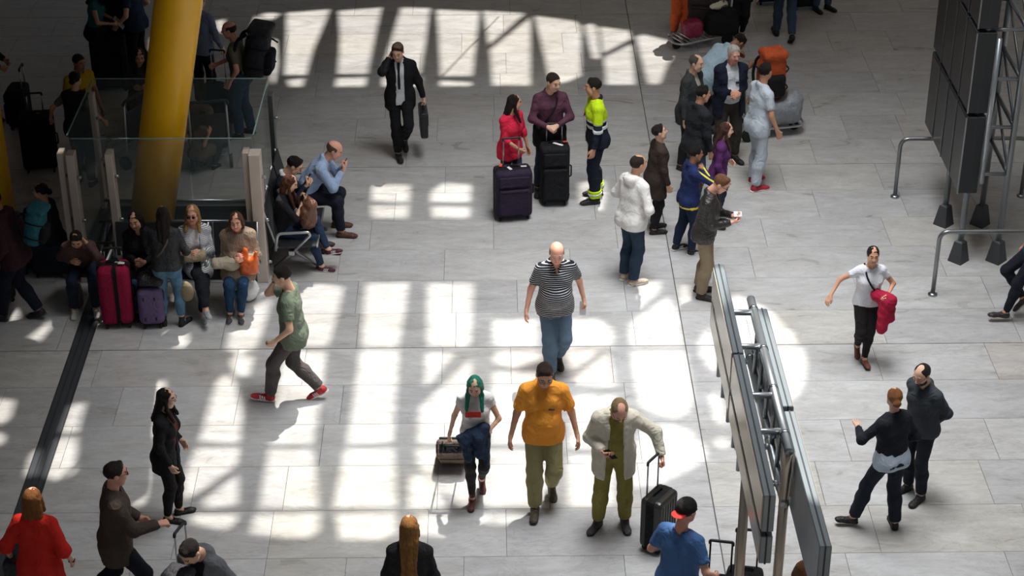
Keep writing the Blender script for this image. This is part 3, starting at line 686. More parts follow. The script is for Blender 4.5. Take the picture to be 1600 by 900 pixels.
from mathutils.geometry import delaunay_2d_cdt
HOLES = [[roof_pt(x, y) for x, y in pl] for pl in PATCH]+[[roof_pt(x, y, z_) for x, y in pl] for z_, pl in ZP]
cv = [Vector(p) for p in ((-13, 14), (13, 14), (13, 40), (-13, 40))]; ce = [(0, 1), (1, 2), (2, 3), (3, 0)]
for hpts in HOLES:
    b_ = len(cv); cv += [Vector(p) for p in hpts]; ce += [(b_+i, b_+(i+1) % len(hpts)) for i in range(len(hpts))]
ov, oe, of, *_ = delaunay_2d_cdt(cv, ce, [], 1, 1e-5)
def inpoly(x, y, P):
    c = False; n = len(P)
    for i in range(n):
        x1, y1 = P[i]; x2, y2 = P[(i+1) % n]
        if (y1 > y) != (y2 > y) and x < (x2-x1)*(y-y1)/(y2-y1)+x1: c = not c
    return c
keep = []
for f in of:
    cx = sum(ov[i][0] for i in f)/len(f); cy = sum(ov[i][1] for i in f)/len(f)
    if not any(inpoly(cx, cy, P) for P in HOLES): keep.append(tuple(f))
me = bpy.data.meshes.new('gobo_ceiling'); me.from_pydata([(v[0], v[1], 0) for v in ov], [], keep)
ROOFM = mat('c9b48c', 'paint', .8)
roof = link('gobo_ceiling', me, None, [ROOFM]); roof.location = (0, 0, HR); tag(roof, kind='structure')
bk = bmesh.new(); _h = np.array([.332, .943]); _p0 = np.array([-3.05, 20.]); _rows = []  # unseen hanging blade added to keep the overhead fill off the left side
for _y in (9., 12., 14., 16., 18.5, 22., 26., 30.):
    _q = _p0+_h*(_y-20)/.943; _zb = max(4.3, 11.33-.3937*_y+.35); _rows.append((_q[0], _q[1], _zb))
_nn = np.array([.943, -.332])*.008
for _a, _b in zip(_rows[:-1], _rows[1:]):
    _v = [bk.verts.new((p_[0]+_nn[0]*g_, p_[1]+_nn[1]*g_, z_)) for g_ in (-1, 1) for p_, z_ in ((_a, _a[2]), (_b, _b[2]), (_b, 13.9), (_a, 13.9))]
    bk.faces.new(_v[:4]); bk.faces.new(_v[4:]); bk.faces.new([_v[0], _v[1], _v[5], _v[4]])
tag(from_bm('shade_blade', bk, mat('6a6256', 'paint', .8)), kind='structure')
wl = box('shade_wall', (-11.2, 24, 7), (.3, 30, 14), mat('6a6256', 'paint', .8)); tag(wl, kind='structure')  # unseen wall added to block ambient light from the left
mz = box('trim_1', (-9.7, 27.2, 5.2), (9.6, 17., .35), mat('57514a', 'paint', .8)); tag(mz, kind='structure')  # unseen overhead slab added to darken the far left
# ------------------------------------------------------------------ leaning yellow columns
YEL = mat('f4b800', 'paint', .33)
def column(label, base, top, r, n=40):
    base = np.array(base, float); top = np.array(top, float)
    o = empty('leaning_column', base, 0, label, 'column', 'yellow columns'); d = top-base
    tubes('shaft', [[d*t for t in np.linspace(0, 1, 7)]], r, YEL, o, n)
    tubes('seam', [arc_path([d*.02+np.array([r*.98*math.cos(a), r*.98*math.sin(a), 0]), d*.98+np.array([r*.98*math.cos(a), r*.98*math.sin(a), 0])]) for a in (-.35,)], .006, mat('b98a06', 'paint', .4), o, 6)
    bm = bmesh.new(); V, Q = tube_np([(0, 0, -.01), (0, 0, .02), (0, 0, .03)], [r+.13, r+.13, r+.10], 32); add_mesh(bm, V, Q); from_bm('base_ring', bm, DSTEEL, o)
    return o
b0 = W(233, 378); t0 = W(279, 0, 3.45); t0 = b0+(t0-b0)*2.2
column('broad yellow column leaning to the right inside the glass enclosure', b0, t0, .262)
b1 = W(-10, 352); column('yellow column standing at the left edge of the picture', b1, b1+np.array([-.02, .0, 7.]), .285)
# ------------------------------------------------------------------ glass enclosure
FIN = mat('d3c5b8', 'metal', .45, .2); GE = mat('4f5b5a', 'gloss', .2)  # post colour lightened to stand in for sun on the posts
ge = empty('glass_balustrade', (-3.95, 20., 0), 0, 'glass balustrade with pale metal posts around the foot of the leaning yellow column', 'balustrade')
def G(p): return (p[0]+3.95, p[1]-20., p[2])
FY = 19.98; BY = 21.62; GX0, GX1 = -5.02, -2.93
def fin(x, y, rz=0, h=1.65, w=.085, d=.16, mt=None):
    f = box('post', G((x, y, h/2)), (w, d, h), mt or FIN, ge, .004, 1)
    for z in (.25, .8, 1.35):
        bm = bmesh.new(); V, Q = tube_np([(x+3.95+w/2, y-20.-.03, z), (x+3.95+w/2+.05, y-20.-.03, z)], .02, 10); add_mesh(bm, V, Q); from_bm('bolt', bm, STEEL, f)
    return f
fin(GX0-.09, FY+.02, w=.07); fin(GX0+.03, FY-.03, w=.09); fin(-4.56, FY, w=.08); fin(GX1-.085, FY+.03, w=.07); fin(GX1+.02, FY-.02, w=.13, d=.18)
fin(GX1+.03, 21.55, w=.06, h=1.66, d=.13, mt=DSTEEL); fin(GX0-.03, 21.55, w=.06, h=1.66, d=.13)
def pane(a, b, z0, z1):
    a = np.array(a); b = np.array(b); c = (a+b)/2; L_ = np.linalg.norm(b-a); ang = math.atan2(b[1]-a[1], b[0]-a[0])
    p = box('glass_pane', G((c[0], c[1], (z0+z1)/2)), (L_, .014, z1-z0), GLASS, ge, 0, 1, Matrix.Rotation(ang, 4, 'Z'))
    box('edge', G((c[0], c[1], z1+.003)), (L_, .016, .008), mat('7f9a96', 'gloss', .15), p, 0, 1, Matrix.Rotation(ang, 4, 'Z'))
pane((GX0+.02, FY+.06), (-4.58, FY+.06), .1, 1.78); pane((-4.54, FY+.06), (GX1-.02, FY+.06), .1, 1.78)
pane((GX1, FY+.1), (GX1, BY), .1, 1.80); pane((GX0-.02, FY+.1), (GX0-.02, BY), .1, 1.80); pane((GX0, BY), (-3.97, BY), .1, 1.82); pane((-3.95, BY), (GX1, BY), .1, 1.82)
box('base_rail', G(((GX0+GX1)/2, FY+.06, .07)), (GX1-GX0, .12, .14), DSTEEL, ge, .008, 1); box('base_rail', G((GX1, (FY+BY)/2+.05, .07)), (.12, BY-FY, .14), DSTEEL, ge, .008, 1)
box('base_rail', G((GX0-.02, (FY+BY)/2+.05, .07)), (.12, BY-FY, .14), DSTEEL, ge, .008, 1); box('base_rail', G(((GX0+GX1)/2, BY, .07)), (GX1-GX0, .12, .14), DSTEEL, ge, .008, 1)
box('inner_plinth', G(((GX0+GX1)/2+.0, (FY+BY)/2+.1, .03)), (GX1-GX0-.2, BY-FY-.35, .05), mat('1a1d1c', 'paint', .4), ge)  # dark floor plate, its colour deepened for the shade inside the glass
tubes('inner_rail', [[G((GX0+.1, y, z)), G((GX1-.1, y, z))] for y, z in ((21.0, .5), (20.62, .42), (20.3, .3))], .018, STEEL, ge, 8)
tubes('inner_rail', [[G((x, 20.15, .16)), G((x-.1, 21.4, .16))] for x in (-4.75, -4.86)], .03, mat('8e9a9c', 'metal', .3, .9), ge, 8)
# ------------------------------------------------------------------ waiting benches
SEATM = mat('2c2e31', 'metal', .5, .3); BEN = mat('b4b8ba', 'metal', .35, .8)
def bench(label, loc, rz, n, pitch=.60, back_tall=.47, arms=None):
    """seats face +x and stand in a row along y"""
    o = empty('waiting_bench', loc, rz, label, 'bench'); Lh = n*pitch/2
    box('beam', (-.02, 0, .33), (.07, n*pitch-.1, .06), BEN, o, .008, 1)
    for i in range(n):
        y = (i-(n-1)/2)*pitch
        bm = bmesh.new(); box_bm(bm, (.06, y, .42), (.45, pitch-.07, .022), .01, 2, Matrix.Rotation(math.radians(-4), 4, 'Y'))
        for a in range(6): box_bm(bm, (-.09+a*.06, y, .4345), (.012, pitch-.16, .003))
        s_ = from_bm('seat', bm, SEATM, o); box('seat_edge', (.285, y, .432), (.02, pitch-.07, .028), BEN, s_, .006, 1)
        b_ = box('backrest', (-.245, y, .44+back_tall/2+.05), (.022, pitch-.07, back_tall), SEATM, o, .009, 2, Matrix.Rotation(math.radians(-13), 4, 'Y'))
        tubes('back_frame', [arc_path([(-.17, y+q*(pitch/2-.03), .42), (-.20, y+q*(pitch/2-.03), .5), (-.20-.26*back_tall, y+q*(pitch/2-.03), .47+back_tall)], .04) for q in (-1, 1)], .013, BEN, b_, 6)
    for i in range(n+1):
        y = (i-n/2)*pitch
        if arms is None or i in arms:
            tubes('armrest', [arc_path([(-.19, y, .40), (-.16, y, .62), (.20, y, .64), (.22, y, .60), (.03, y, .40)], .06)], .016, BEN, o, 8)
    for q in (-1, 1):
        y = q*(Lh-.30)
        lg_ = tubes('leg', [arc_path([(-.02, y, .33), (.0, y, .22), (.26, y, .03)], .12), arc_path([(-.02, y, .33), (-.04, y, .2), (-.24, y, .03)], .12)], .02, BEN, o, 8)
        for x in (.26, -.24): bm = bmesh.new(); V, Q = tube_np([(x, y, 0), (x, y, .03)], .03, 12); add_mesh(bm, V, Q); from_bm('foot', bm, DSTEEL, lg_)
    return o
SA = W(300, 447)   # ground under the row that faces the camera
bench('row of dark metal seats with its back to the glass balustrade, women sitting on it', (-3.72, 19.44, 0), math.radians(-90), 3, .56, .40, arms=(0, 1, 2, 3))
bench('row of seats facing right with pale armrest, backed against the right of the enclosure', (-2.55, 20.70, 0), 0, 3, .52, .50, arms=(0, 3))
# ------------------------------------------------------------------ luggage
def tagged(o, k=1.): pass
def suitcase(label, at, yaw, w, d, h, col, hard=False, ext=0., tilt=0., group=None, metal='b9bcc0', wheels=4, plain=False, strap=None, tags=(), kind='cloth', z=0., hy=.0, off=(0, 0)):
    at = W(*at) if len(at) == 2 else np.array(at, float)
    o = empty('suitcase', (at[0], at[1], z), 0, label, 'suitcase', group)
    o.rotation_euler = Euler((0, math.radians(tilt), math.radians(yaw)), 'XYZ')
    z0 = .05; mt = mat(col, kind, .35 if hard else .8); dk = mat('141416', 'cloth', .8)
    bm = bmesh.new(); box_bm(bm, (0, 0, z0+h/2), (d, w, h), min(.05, d*.2) if not plain else .075, 3 if not plain else 5)
    if hard:
        n = 6
        for i in range(n):
            y = (i-(n-1)/2)*w*.13
            for q in (-1, 1): box_bm(bm, (q*d/2, y, z0+h/2), (.014, w*.07, h*.8), .005, 1)
    from_bm('shell', bm, mt, o)
    if not hard and not plain:
        p = box('front_pocket', (d/2+.012, 0, z0+h*.36), (.05, w*.82, h*.55), mt, o, .02, 2); box('zip', (d/2+.036, 0, z0+h*.58), (.006, w*.7, .012), dk, p)
        box('top_pocket', (d/2+.008, 0, z0+h*.80), (.035, w*.82, h*.22), mt, o, .015, 2)
    box('trim', (0, 0, z0+h/2), (.016, w+.008, h+.008), dk, o, .05 if d > .1 else .01, 2)
    tubes('carry_handle', [arc_path([(-.02, -.07, z0+h), (-.02, -.06, z0+h+.028), (-.02, .06, z0+h+.028), (-.02, .07, z0+h)], .02)], .010, dk, o, 8)
    tubes('side_handle', [arc_path([(0, w/2, z0+h*.4), (0, w/2+.028, z0+h*.42), (0, w/2+.028, z0+h*.6), (0, w/2, z0+h*.62)], .02)], .010, dk, o, 8)
    if ext:
        x = -d/2+.035; t = tubes('telescopic_handle', [[(x, q*.095, z0+h-.05), (x, q*.095, z0+h+ext)] for q in (-1, 1)], .0085, mat(metal, 'metal', .3, .9), o, 8)
        tubes('grip', [arc_path([(x, -.10, z0+h+ext-.02), (x, -.10, z0+h+ext+.015), (x, .10, z0+h+ext+.015), (x, .10, z0+h+ext-.02)], .02)], .014, BLACK, t, 8)
    for sx in (-1, 1):
        for sy in (-1, 1):
            if wheels == 2 and sx == 1: box('foot', (d/2-.05, sy*(w/2-.06), .025), (.03, .03, .05), RUBBER, o); continue
            wheel('wheel', (sx*(d/2-.045), sy*(w/2-.055), .028), .028, .024, (0, 1, 0), o)
    if strap: box('strap', (0, strap[1], z0+h/2), (d+.012, .045, h+.012), mat(strap[0], 'cloth'), o, .045, 3)
    for (tx, ty, tz, c_, l_) in tags:
        box('luggage_tag', (tx*d, ty*w, z0+h+.012+tz), (l_, .035, .004), mat(c_, 'plastic', .5), o, 0, 1, Matrix.Rotation(ty*3+.6, 4, 'Z'))
    return o
def blob(name, label, cat, at, yaw, prims, mt, h=.016, k=.03, amp=.004, group=None, z=0., f=1., parent=None, cuts=(), minus=()):
    at = W(*at) if len(at) == 2 else np.array(at, float)
    fl = Field(prims, h, .03); fl.add(prims, k)
    if amp: fl.disp(amp, f, len(name)+at[0])
    for c in cuts: fl.cut(c)
    if minus: fl.minus(minus, .01)
    V, Q = fl.mesh(); me = mesh_np(name, V, Q)
    if parent is not None: return link(name, me, parent, [mt])
    o = link(name, me, None, [mt]); o.location = (at[0], at[1], at[2]+z if len(at) > 2 else z); o.rotation_euler = (0, 0, math.radians(yaw)); return tag(o, label, cat, group)
def at3(x, y, z): return W(x, y, z)
def phone(label, info, q, group=None, col='101114', size=(.075, .145, .009), dz=.0):
    p = info['h%d' % q]; o = box('phone', (0, 0, 0), size, mat(col, 'gloss', .15), None, .004, 1)
    M_ = info['M%d' % q]; m4 = Matrix.Identity(4)
    for i in range(3):
        m4[i][0] = M_[i, 1]; m4[i][1] = M_[i, 0]; m4[i][2] = M_[i, 2]; m4[i][3] = p[i]
    # keep right-handed
    m4 = m4@Matrix.Scale(-1, 4, (0, 0, 1)) if np.linalg.det(np.stack([M_[:, 1], M_[:, 0], M_[:, 2]], 1)) < 0 else m4
    o.matrix_world = m4; return tag(o, label, 'phone', group)
def luggage_cart(label, at, yaw, group='luggage trolleys'):
    """basket end at +x, push bar at -x"""
    at = W(*at) if len(at) == 2 else np.array(at, float); o = empty('luggage_cart', (at[0], at[1], 0), math.radians(yaw), label, 'luggage trolley', group)
    tubes('frame', [arc_path([(-.40, s*.24, .95), (-.36, s*.24, .25), (-.30, s*.24, .16), (.42, s*.20, .14), (.50, s*.10, .14), (.50, 0, .14)], .09) for s in (-1, 1)], .017, ALU, o, 8)
    for i in range(9): box('deck_bar', (-.27+i*.085, 0, .16), (.02, .42, .012), ALU, o)
    box('board', (-.37, 0, .58), (.02, .44, .44), mat('3b3735', 'plastic', .5), o, .01, 1, Matrix.Rotation(-.05, 4, 'Y'))
    tubes('push_bar', [arc_path([(-.40, -.26, .93), (-.44, -.26, 1.0), (-.44, .26, 1.0), (-.40, .26, .93)], .04)], .02, BLACK, o, 10)
    for x, y, r in ((-.33, .25, .095), (-.33, -.25, .095), (.40, .0, .07)): wheel('wheel', (x, y, r), r, .045, (0, 1, 0), o)
    return o
# ------------------------------------------------------------------ information board in the foreground
SCREEN = mat('c9bda8', 'gloss', .2); CASE = mat('7d868c', 'metal', .42, .55); TUBE = mat('aeb4b8', 'metal', .33, .8)  # screens coloured cream to stand in for the sunlit floor they reflect
def pz(X, Y, py):
    """height at which a vertical line over (X,Y) crosses picture row py"""
    lo, hi = 0., 9.
    for _ in range(40):
        mid = (lo+hi)/2; v = np.array([X, Y, mid-HC]); c = v@_fw; y = 450-F*(v@_U)/c
        if y > py: lo = mid
        else: hi = mid
    return lo
def panel(parent, o, a, b, z0, z1, th, name='display_panel', side=-1, lip=True, scr=SCREEN, case=CASE):
    a = np.array(a[:2]); b = np.array(b[:2]); L_ = np.linalg.norm(b-a); u = (b-a)/L_; n_ = np.array([-u[1], u[0]])*(1 if side < 0 else -1)
    c = (a+b)/2-n_*th/2; ang = math.atan2(u[1], u[0]); R_4 = Matrix.Rotation(ang, 4, 'Z')
    p = box(name, (c[0]-o[0], c[1]-o[1], (z0+z1)/2), (L_, th, z1-z0), case, parent, .006, 1, R_4)
    c2 = (a+b)/2+n_*.002
    box('screen', (c2[0]-o[0], c2[1]-o[1], (z0+z1)/2), (L_-.04, .01, z1-z0-.04), scr, p, 0, 1, R_4)
    if scr is not SCREEN: box('edge_strip', (a[0]+n_[0]*.006-o[0], a[1]+n_[1]*.006-o[1], (z0+z1)/2), (.016, .014, z1-z0), STEEL, p, 0, 1, R_4)
    c3 = (a+b)/2-n_*th*.5
    box('seam', (c3[0]-o[0], c3[1]-o[1], (z0+z1)/2), (L_+.006, .012, z1-z0+.006), mat('2f3235', 'plastic', .6), p, 0, 1, R_4)
    return p
OA = np.array([1.9, 12.6, 0])
fa = empty('flight_information_board', OA, 0, 'pale two sided information board on steel tube frame in the foreground, seen edge on', 'information board', 'information boards')
La = W(1115, 412, 3.35); Lb = W(1194, 777, 3.35)
ul = (Lb-La)/np.linalg.norm(Lb-La); Ll = np.linalg.norm(Lb-La)
zg = pz(Lb[0], Lb[1], 819); zg2 = pz(La[0], La[1], 481); zg = (zg+zg2)/2; zl = zg-(3.35-zg)*.78
print('panel', La, Lb, 'gap z', zg, zg2, 'low', zl, 'sep')
pos = [0, .43, 1.0]
for i in range(2):
    a = La+ul*(Ll*pos[i]+.012); b = La+ul*(Ll*pos[i+1]-.012)
    panel(fa, OA, b, a, zg+.02, 3.35, .085, side=-1)
    panel(fa, OA, b, a, zl, zg-.02, .085, side=-1)
Ra = W(1198, 481, 2.97); Rb = W(1300, 855, 2.97); ur = (Rb-Ra)/np.linalg.norm(Rb-Ra); Lr = np.linalg.norm(Rb-Ra)
for a_, b_ in ((0, .46), (.475, 1.)):
    a = Ra+ur*(Lr*a_+.008); b = Ra+ur*(Lr*b_-.008)
    panel(fa, OA, a, b, 2.45, 2.97, .085, side=-1)
T0 = W(1173, 467, 3.); T1 = W(1233, 706, 3.); ut = (T1-T0)/np.linalg.norm(T1-T0); Lt = np.linalg.norm(T1-T0); nx = np.array([-ut[1], ut[0], 0])*-1
dxp = nx*.30 if nx[0] < 0 else -nx*.30
def o3(p): return tuple(np.array(p)-OA)
ZB = pz(T0[0], T0[1], 543); print('ZB', ZB)
chords = [(T0, T1, 3.), (T0, T1, ZB), (T0+dxp, T1+dxp, 3.)]
for a, b, z in chords:
    a = np.array([a[0], a[1], z]); b = np.array([b[0], b[1], z]); ch = tubes('chord', [[o3(a), o3(b)]], .036, TUBE, fa, 14)
    tubes('collar', [[o3(a+(b-a)*(t-.006)), o3(a+(b-a)*(t+.006))] for t in (.08, .36, .62, .9)], .041, STEEL, ch, 14)
for t in (.965,):
    for q, d in enumerate((np.zeros(3), dxp)):
        p = T0+(T1-T0)*t+d+ut*.03
        ps = tubes('post', [[o3((p[0], p[1], .02)), o3((p[0], p[1], 3.0))]], .038, mat('b3a698', 'metal', .35, .7), fa, 14)
        bm = bmesh.new(); V, Q = tube_np([o3((p[0], p[1], 0)), o3((p[0], p[1], .14)), o3((p[0], p[1], .17))], [.10, .075, .045], 4); add_mesh(bm, V, Q, False); from_bm('foot', bm, DSTEEL, ps)
tl_ = [.1, .34, .66, .88]
for t in tl_:
    for z in (3.0, ZB):
        p = T0+(T1-T0)*t; q0 = La+ul*min(max((p-La)@ul, 0), Ll); q1 = Ra+ur*min(max((p-Ra)@ur, 0), Lr)
        zz = min(z, 2.62)
        tubes('cross_tube', [[o3((q0[0]+.05, p[1], z)), o3((p[0], p[1], z))]], .026, TUBE, fa, 10)
        tubes('cross_tube', [[o3((p[0], p[1], zz)), o3((q1[0]-.1, p[1], zz))]], .024, TUBE, fa, 10)
for t in (.2, .34, .5, .66, .8):
    p = T0+(T1-T0)*t
    for d in (np.zeros(3), dxp): tubes('strut', [[o3((p+d)[:2].tolist()+[3.0]), o3((p+d-ut*.0)[:2].tolist()+[ZB])]], .018, TUBE, fa, 8)
# lit tube lamp low beside the board
# ------------------------------------------------------------------ information board at the far right
DCASE = mat('3a3b3d', 'metal', .5, .5); DSCR = mat('1d1d1f', 'gloss', .3); DT = mat('8a8e91', 'metal', .35, .75)
OB = np.array([5.5, 20.9, 0])
fb = empty('flight_information_board', OB, 0, 'dark information board with a grid of narrow panels on a steel frame at upper right', 'information board', 'information boards')
def q3(p): return tuple(np.array(p, float)-OB)
PX = (5.318, 5.767); PY = (20.384, 21.31)
for y in PY:
    for x in PX:
        ps = tubes('post', [[q3((x, y, .05)), q3((x, y, 4.4))]], .036, DT, fb, 12)
        bm = bmesh.new(); V, Q = tube_np([q3((x, y, 0)), q3((x, y, .02)), q3((x, y, .26)), q3((x, y, .28))], [.13, .125, .075, .04], 4); add_mesh(bm, V, Q, False); from_bm('foot', bm, mat('4c4f52', 'metal', .5, .5), ps)
        if y == PY[0] and 0: pass
for z in (1.15, 1.75, 2.35, 2.95, 3.55, 4.2):
    for y in PY: tubes('cross_tube', [[q3((PX[0], y, z)), q3((PX[1], y, z))]], .024, DT, fb, 8)
    for x in PX: tubes('chord', [[q3((x, PY[0], z)), q3((x, PY[-1], z))]], .027, DT, fb, 8)
for z in (1.15, 1.75, 2.35, 2.95): tubes('brace', [[q3((PX[1], PY[0], z)), q3((PX[1], PY[1], z+.6))]], .018, DT, fb, 8)
# board planes: lower tier, middle tier, top tier
tubes('upright', [[q3((W(1533,287,1.1)[0], 20.25, 1.1)), q3((W(1533,287,1.1)[0], 20.25, 2.9))]], .03, TUBE, fb, 10)
def tier(p_near, p_far, z0, z1, n, gap=.012, push=0., th=.22):
    p_near = np.array(p_near, float)[:2]; p_far = np.array(p_far, float)[:2]; d = p_far-p_near
    for i in range(n):
        a = p_near+d*(i/n)+d/np.linalg.norm(d)*gap; b = p_near+d*((i+1)/n)-d/np.linalg.norm(d)*gap
        panel(fb, OB, a, b, z0, z1, th, side=-1, scr=DSCR, case=DCASE)
zb = .95; zt = 1.88
n0 = W(1495, 300, zb); f0 = W(1441, 191, zb)
n0t = W(1507, 195, zt)
print('B near', n0, n0t, 'far', f0, W(1451, 95, zt))
nb_ = W(1497, 303, zb); fbk = np.array([nb_[0]-.03, nb_[1]+1.95, 0])
def rowpts(dx=0., dy=0.): return (nb_[0]+dx, nb_[1]+dy), (nb_[0]+dx-.03, nb_[1]+dy+1.95)
a, b = rowpts(); tier(a, b, zb, zb+.97, 4)
a, b = rowpts(0, .0); tier(a, b, zb+1.02, zb+2.0, 4)
a, b = rowpts(0, .0); tier(a, b, zb+2.05, zb+3.0, 4)
for z, dx in ((zb+.5, .12), (zb+1.5, .12), (zb+2.5, .12)):
    tubes('bracket', [[q3((nb_[0]+.1, nb_[1]+dy, z)), q3((PX[0], nb_[1]+dy, z))] for dy in (.15, .7, 1.25, 1.8)], .02, DT, fb, 8)
# guard rails round its foot
def hoop(label, pts):
    p0 = np.array(pts[0]); o = empty('guard_rail', (p0[0], p0[1], 0), 0, label, 'rail', 'guard rails'); q = [np.array(p)-np.array([p0[0], p0[1], 0]) for p in pts]
    tubes('rail', [arc_path(q, .12, 7)], .026, mat('8b8d8f', 'metal', .3, .85), o, 12)
    bm = bmesh.new()
    for e in (q[0], q[-1]): bm = bmesh.new(); V, Q = tube_np([(e[0], e[1], 0), (e[0], e[1], .02), (e[0], e[1], .035)], [.055, .055, .03], 14); add_mesh(bm, V, Q); from_bm('flange', bm, STEEL, o)
    return o
r1 = W(1457, 461); h1 = pz(r1[0], r1[1], 362); hoop('steel tube guard rail in front of the dark information board', [r1, (r1[0], r1[1], h1), (r1[0]+1.9, r1[1]+.02, h1), (r1[0]+1.9, r1[1]+.02, 0)])
r2 = W(1398, 308); h2 = pz(r2[0], r2[1], 217); hoop('steel tube guard rail behind the dark information board', [r2, (r2[0], r2[1], h2), (r2[0]+1.6, r2[1]+.02, h2), (r2[0]+1.6, r2[1]+.02, 0)])
print('tiles', nt_)
# ------------------------------------------------------------------ the people
def C(col, **k): return mat(col, 'cloth', **k)
def D(col, **k): return mat(col, 'denim', **k)
def Lh(col, **k): return mat(col, 'leather', **k)
def tee(c, **k): d = dict(m=c, name='t_shirt', sl=.62, hem=-.10, o=.018, so=.012); d.update(k); return d
def shirt(c, **k): d = dict(m=c, name='shirt', sl=1.93, hem=-.10, o=.014, collar=1, neck=.06); d.update(k); return d
def jacket(c, **k): d = dict(m=c, name='jacket', sl=1.95, hem=-.14, o=.03, so=.012, collar=1, neck=.07); d.update(k); return d
def pants(c, **k): d = dict(m=c, o=.012, oa=.022, t1=1.97, amp=.005); d.update(k); return d
BLK = ('plain', '191615', '0e0e0e', None)
def walk(st=.30, lf=1, w=.07, heel=38):
    """left foot in front when lf=1; the front foot lands, the rear foot pushes off"""
    f = (st*.55, w*1, 0, 3, -8); r = (-st*.75, -w, .0, -3, heel)
    return (f, r) if lf == 1 else ((-st*.75, w, .0, 3, heel), (st*.55, -w, 0, -3, -8))
def stand(w=.10, d=.03, a=10): return ((d, w, 0, a, 0), (-d, -w, 0, -a, 0))
def bagstrap(E, q=1, col='1a1a1c', hip=-.06):
    """strap from the shoulder of side q across the chest to the other hip"""
    Rc, nb, waist, Pv, s, root = E['Rc'], E['nb'], E['waist'], E['Pv'], E['s'], E['root']
    a = nb+Rc@np.array([-.01, .085*q, .03]); pts = []
    f = [a, waist+Rc@np.array([.115, .07*q, .27]), waist+Rc@np.array([.150, 0*q, .14]), waist+Rc@np.array([.135, -.09*q, .02]), Pv+np.array([.06, -.165*q, .04+hip])]
    b = [a, waist+Rc@np.array([-.135, .05*q, .22]), waist+Rc@np.array([-.145, -.02*q, .1]), waist+Rc@np.array([-.11, -.11*q, .0]), Pv+np.array([-.05, -.165*q, .04+hip])]
    tubes('strap', [np.array(arc_path(f, .2))*s, np.array(arc_path(b, .2))*s], .011, C(col), root, 6)
# --- far row -------------------------------------------------------------
def tie(E):
    Rc, nb, waist, s = E['Rc'], E['nb'], E['waist'], E['s']
    bm = bmesh.new(); pts = [nb+Rc@np.array([.075, 0, .005]), nb+Rc@np.array([.105, .0, -.06]), waist+Rc@np.array([.128, 0, .16]), waist+Rc@np.array([.122, 0, .0])]
    V, Q = tube_np(np.array(arc_path(pts, .1))*s, .018, 6); add_mesh(bm, V, Q); from_bm('tie', bm, C('20242c'), E['root'])
P_ = person('man in a black suit walking with a phone at his ear and a briefcase', (628, 243), -84, 1.78, skin='l', lean=4, head=(-14, 22), hair=('short', '3a2a1e'),
       feet=((-.16, .03, .10, 8, 62), (.10, -.05, 0, 6, -4)), R=(.10, -.13, 1.52), pR=(.2, .9, .3), eR=(.1, -.5, -1), L=(.02, .33, .84), hr='hold', hl='grip', twist=-6,
       tops=[shirt(C('d9dce2')), jacket(C('17181b'), open=.055, otop=.05, hem=-.18, flare=.01)], bot=pants(C('15161a')), shoe=BLK, extra=tie)
phone('dark phone at the ear of the man in the black suit', P_, -1)
def handbag(label, info, q, w=.34, h=.27, d=.09, col='121315', drop=.07, kind='leather', cat='bag', name='briefcase', group=None):
    p = info['h%d' % q]; o = empty(name, (p[0], p[1], p[2]-drop-h), info['yaw'], label, cat, group)
    bm = bmesh.new(); box_bm(bm, (0, 0, h/2), (w, d, h), .025, 3); from_bm('body', bm, mat(col, kind), o, True)
    box('flap', (0, 0, h*.72), (w+.006, d+.012, h*.5), mat(col, kind), o, .02, 2)
    tubes('handle', [arc_path([(-.07, 0, h-.005), (-.06, 0, h+drop), (.06, 0, h+drop), (.07, 0, h-.005)], .03)], .009, mat(col, kind), o, 8)
    return o
handbag('black briefcase in the hand of the man in the black suit', P_, 1, .40, .36, .10, drop=.05)
P_ = person('woman with long dark hair in a red top standing behind a dark purple suitcase', (797, 316), -48, 1.60, .98, 'f', 'm', head=(50, 8), hair=('long:0.31', '1f1614'),
       R=(.27, -.06, .98), L=(.1, .26, .86), hr='grip', tops=[tee(C('e02a4a'), sl=1.35, hem=-.17, flare=.02)], bot=pants(D('39424c'), oa=.008), shoe=BLK)
suitcase('dark purple suitcase with orange tag in front of the woman in red', (801, 338), -80, .46, .28, .62, '2c2236', ext=.34, tags=[(.05, -.1, .0, 'e8e8e8', .11), (-.2, -.3, .01, 'e2572c', .08), (0, .3, 0, 'dcdcdc', .07)])
P_ = person('man in a dark plum shirt holding the handle of a tall black suitcase', (858, 300), -82, 1.80, 1.08, 'm', 'l', head=(32, 14), hair=('crop', '33271f'), feet=((.0, .15, 0, 22, 0), (.0, -.15, 0, -14, 0)),
       R=(.24, -.05, 1.06), L=(.24, .05, 1.07), eR=(-.3, -.9, -.4), eL=(-.3, .9, -.4), hr='grip', hl='grip', pR=(0, .6, -.6), pL=(0, -.6, -.6),
       tops=[shirt(C('5b3848'), hem=-.05), dict(m=C('16171c'), name='tied_jacket', sl=0, hem=-.22, o=.03, flare=.02, amp=.008, post=lambda P: P[..., 2]-.98)], bot=pants(D('2a3442')), shoe=BLK, extra=lambda E: bagstrap(E, 1))
suitcase('tall black soft suitcase held by the man in the plum shirt', (866, 316), -86, .36, .26, .76, '191a1e', ext=.22, tags=[(.1, .1, .0, 'ececec', .14), (.0, .35, .02, 'd84a2a', .05)])
def hivis(E):
    g = E['garment']; o = .021; waist, Rc = E['waist'], E['Rc']; up = Rc@np.array([0, 0, 1.])
hv_y = C('cdf01c'); NAVY = C('1a2130')
def band(name, col, z0, z1, s, o=.034, sl=0, t=None, w=1.0):
    return dict(m=C(col), name=name, sl=sl, hem=-.04, o=o, so=.02, collar=0, amp=.004, post=lambda P: np.maximum(P[..., 2]-z1, z0-P[..., 2]))
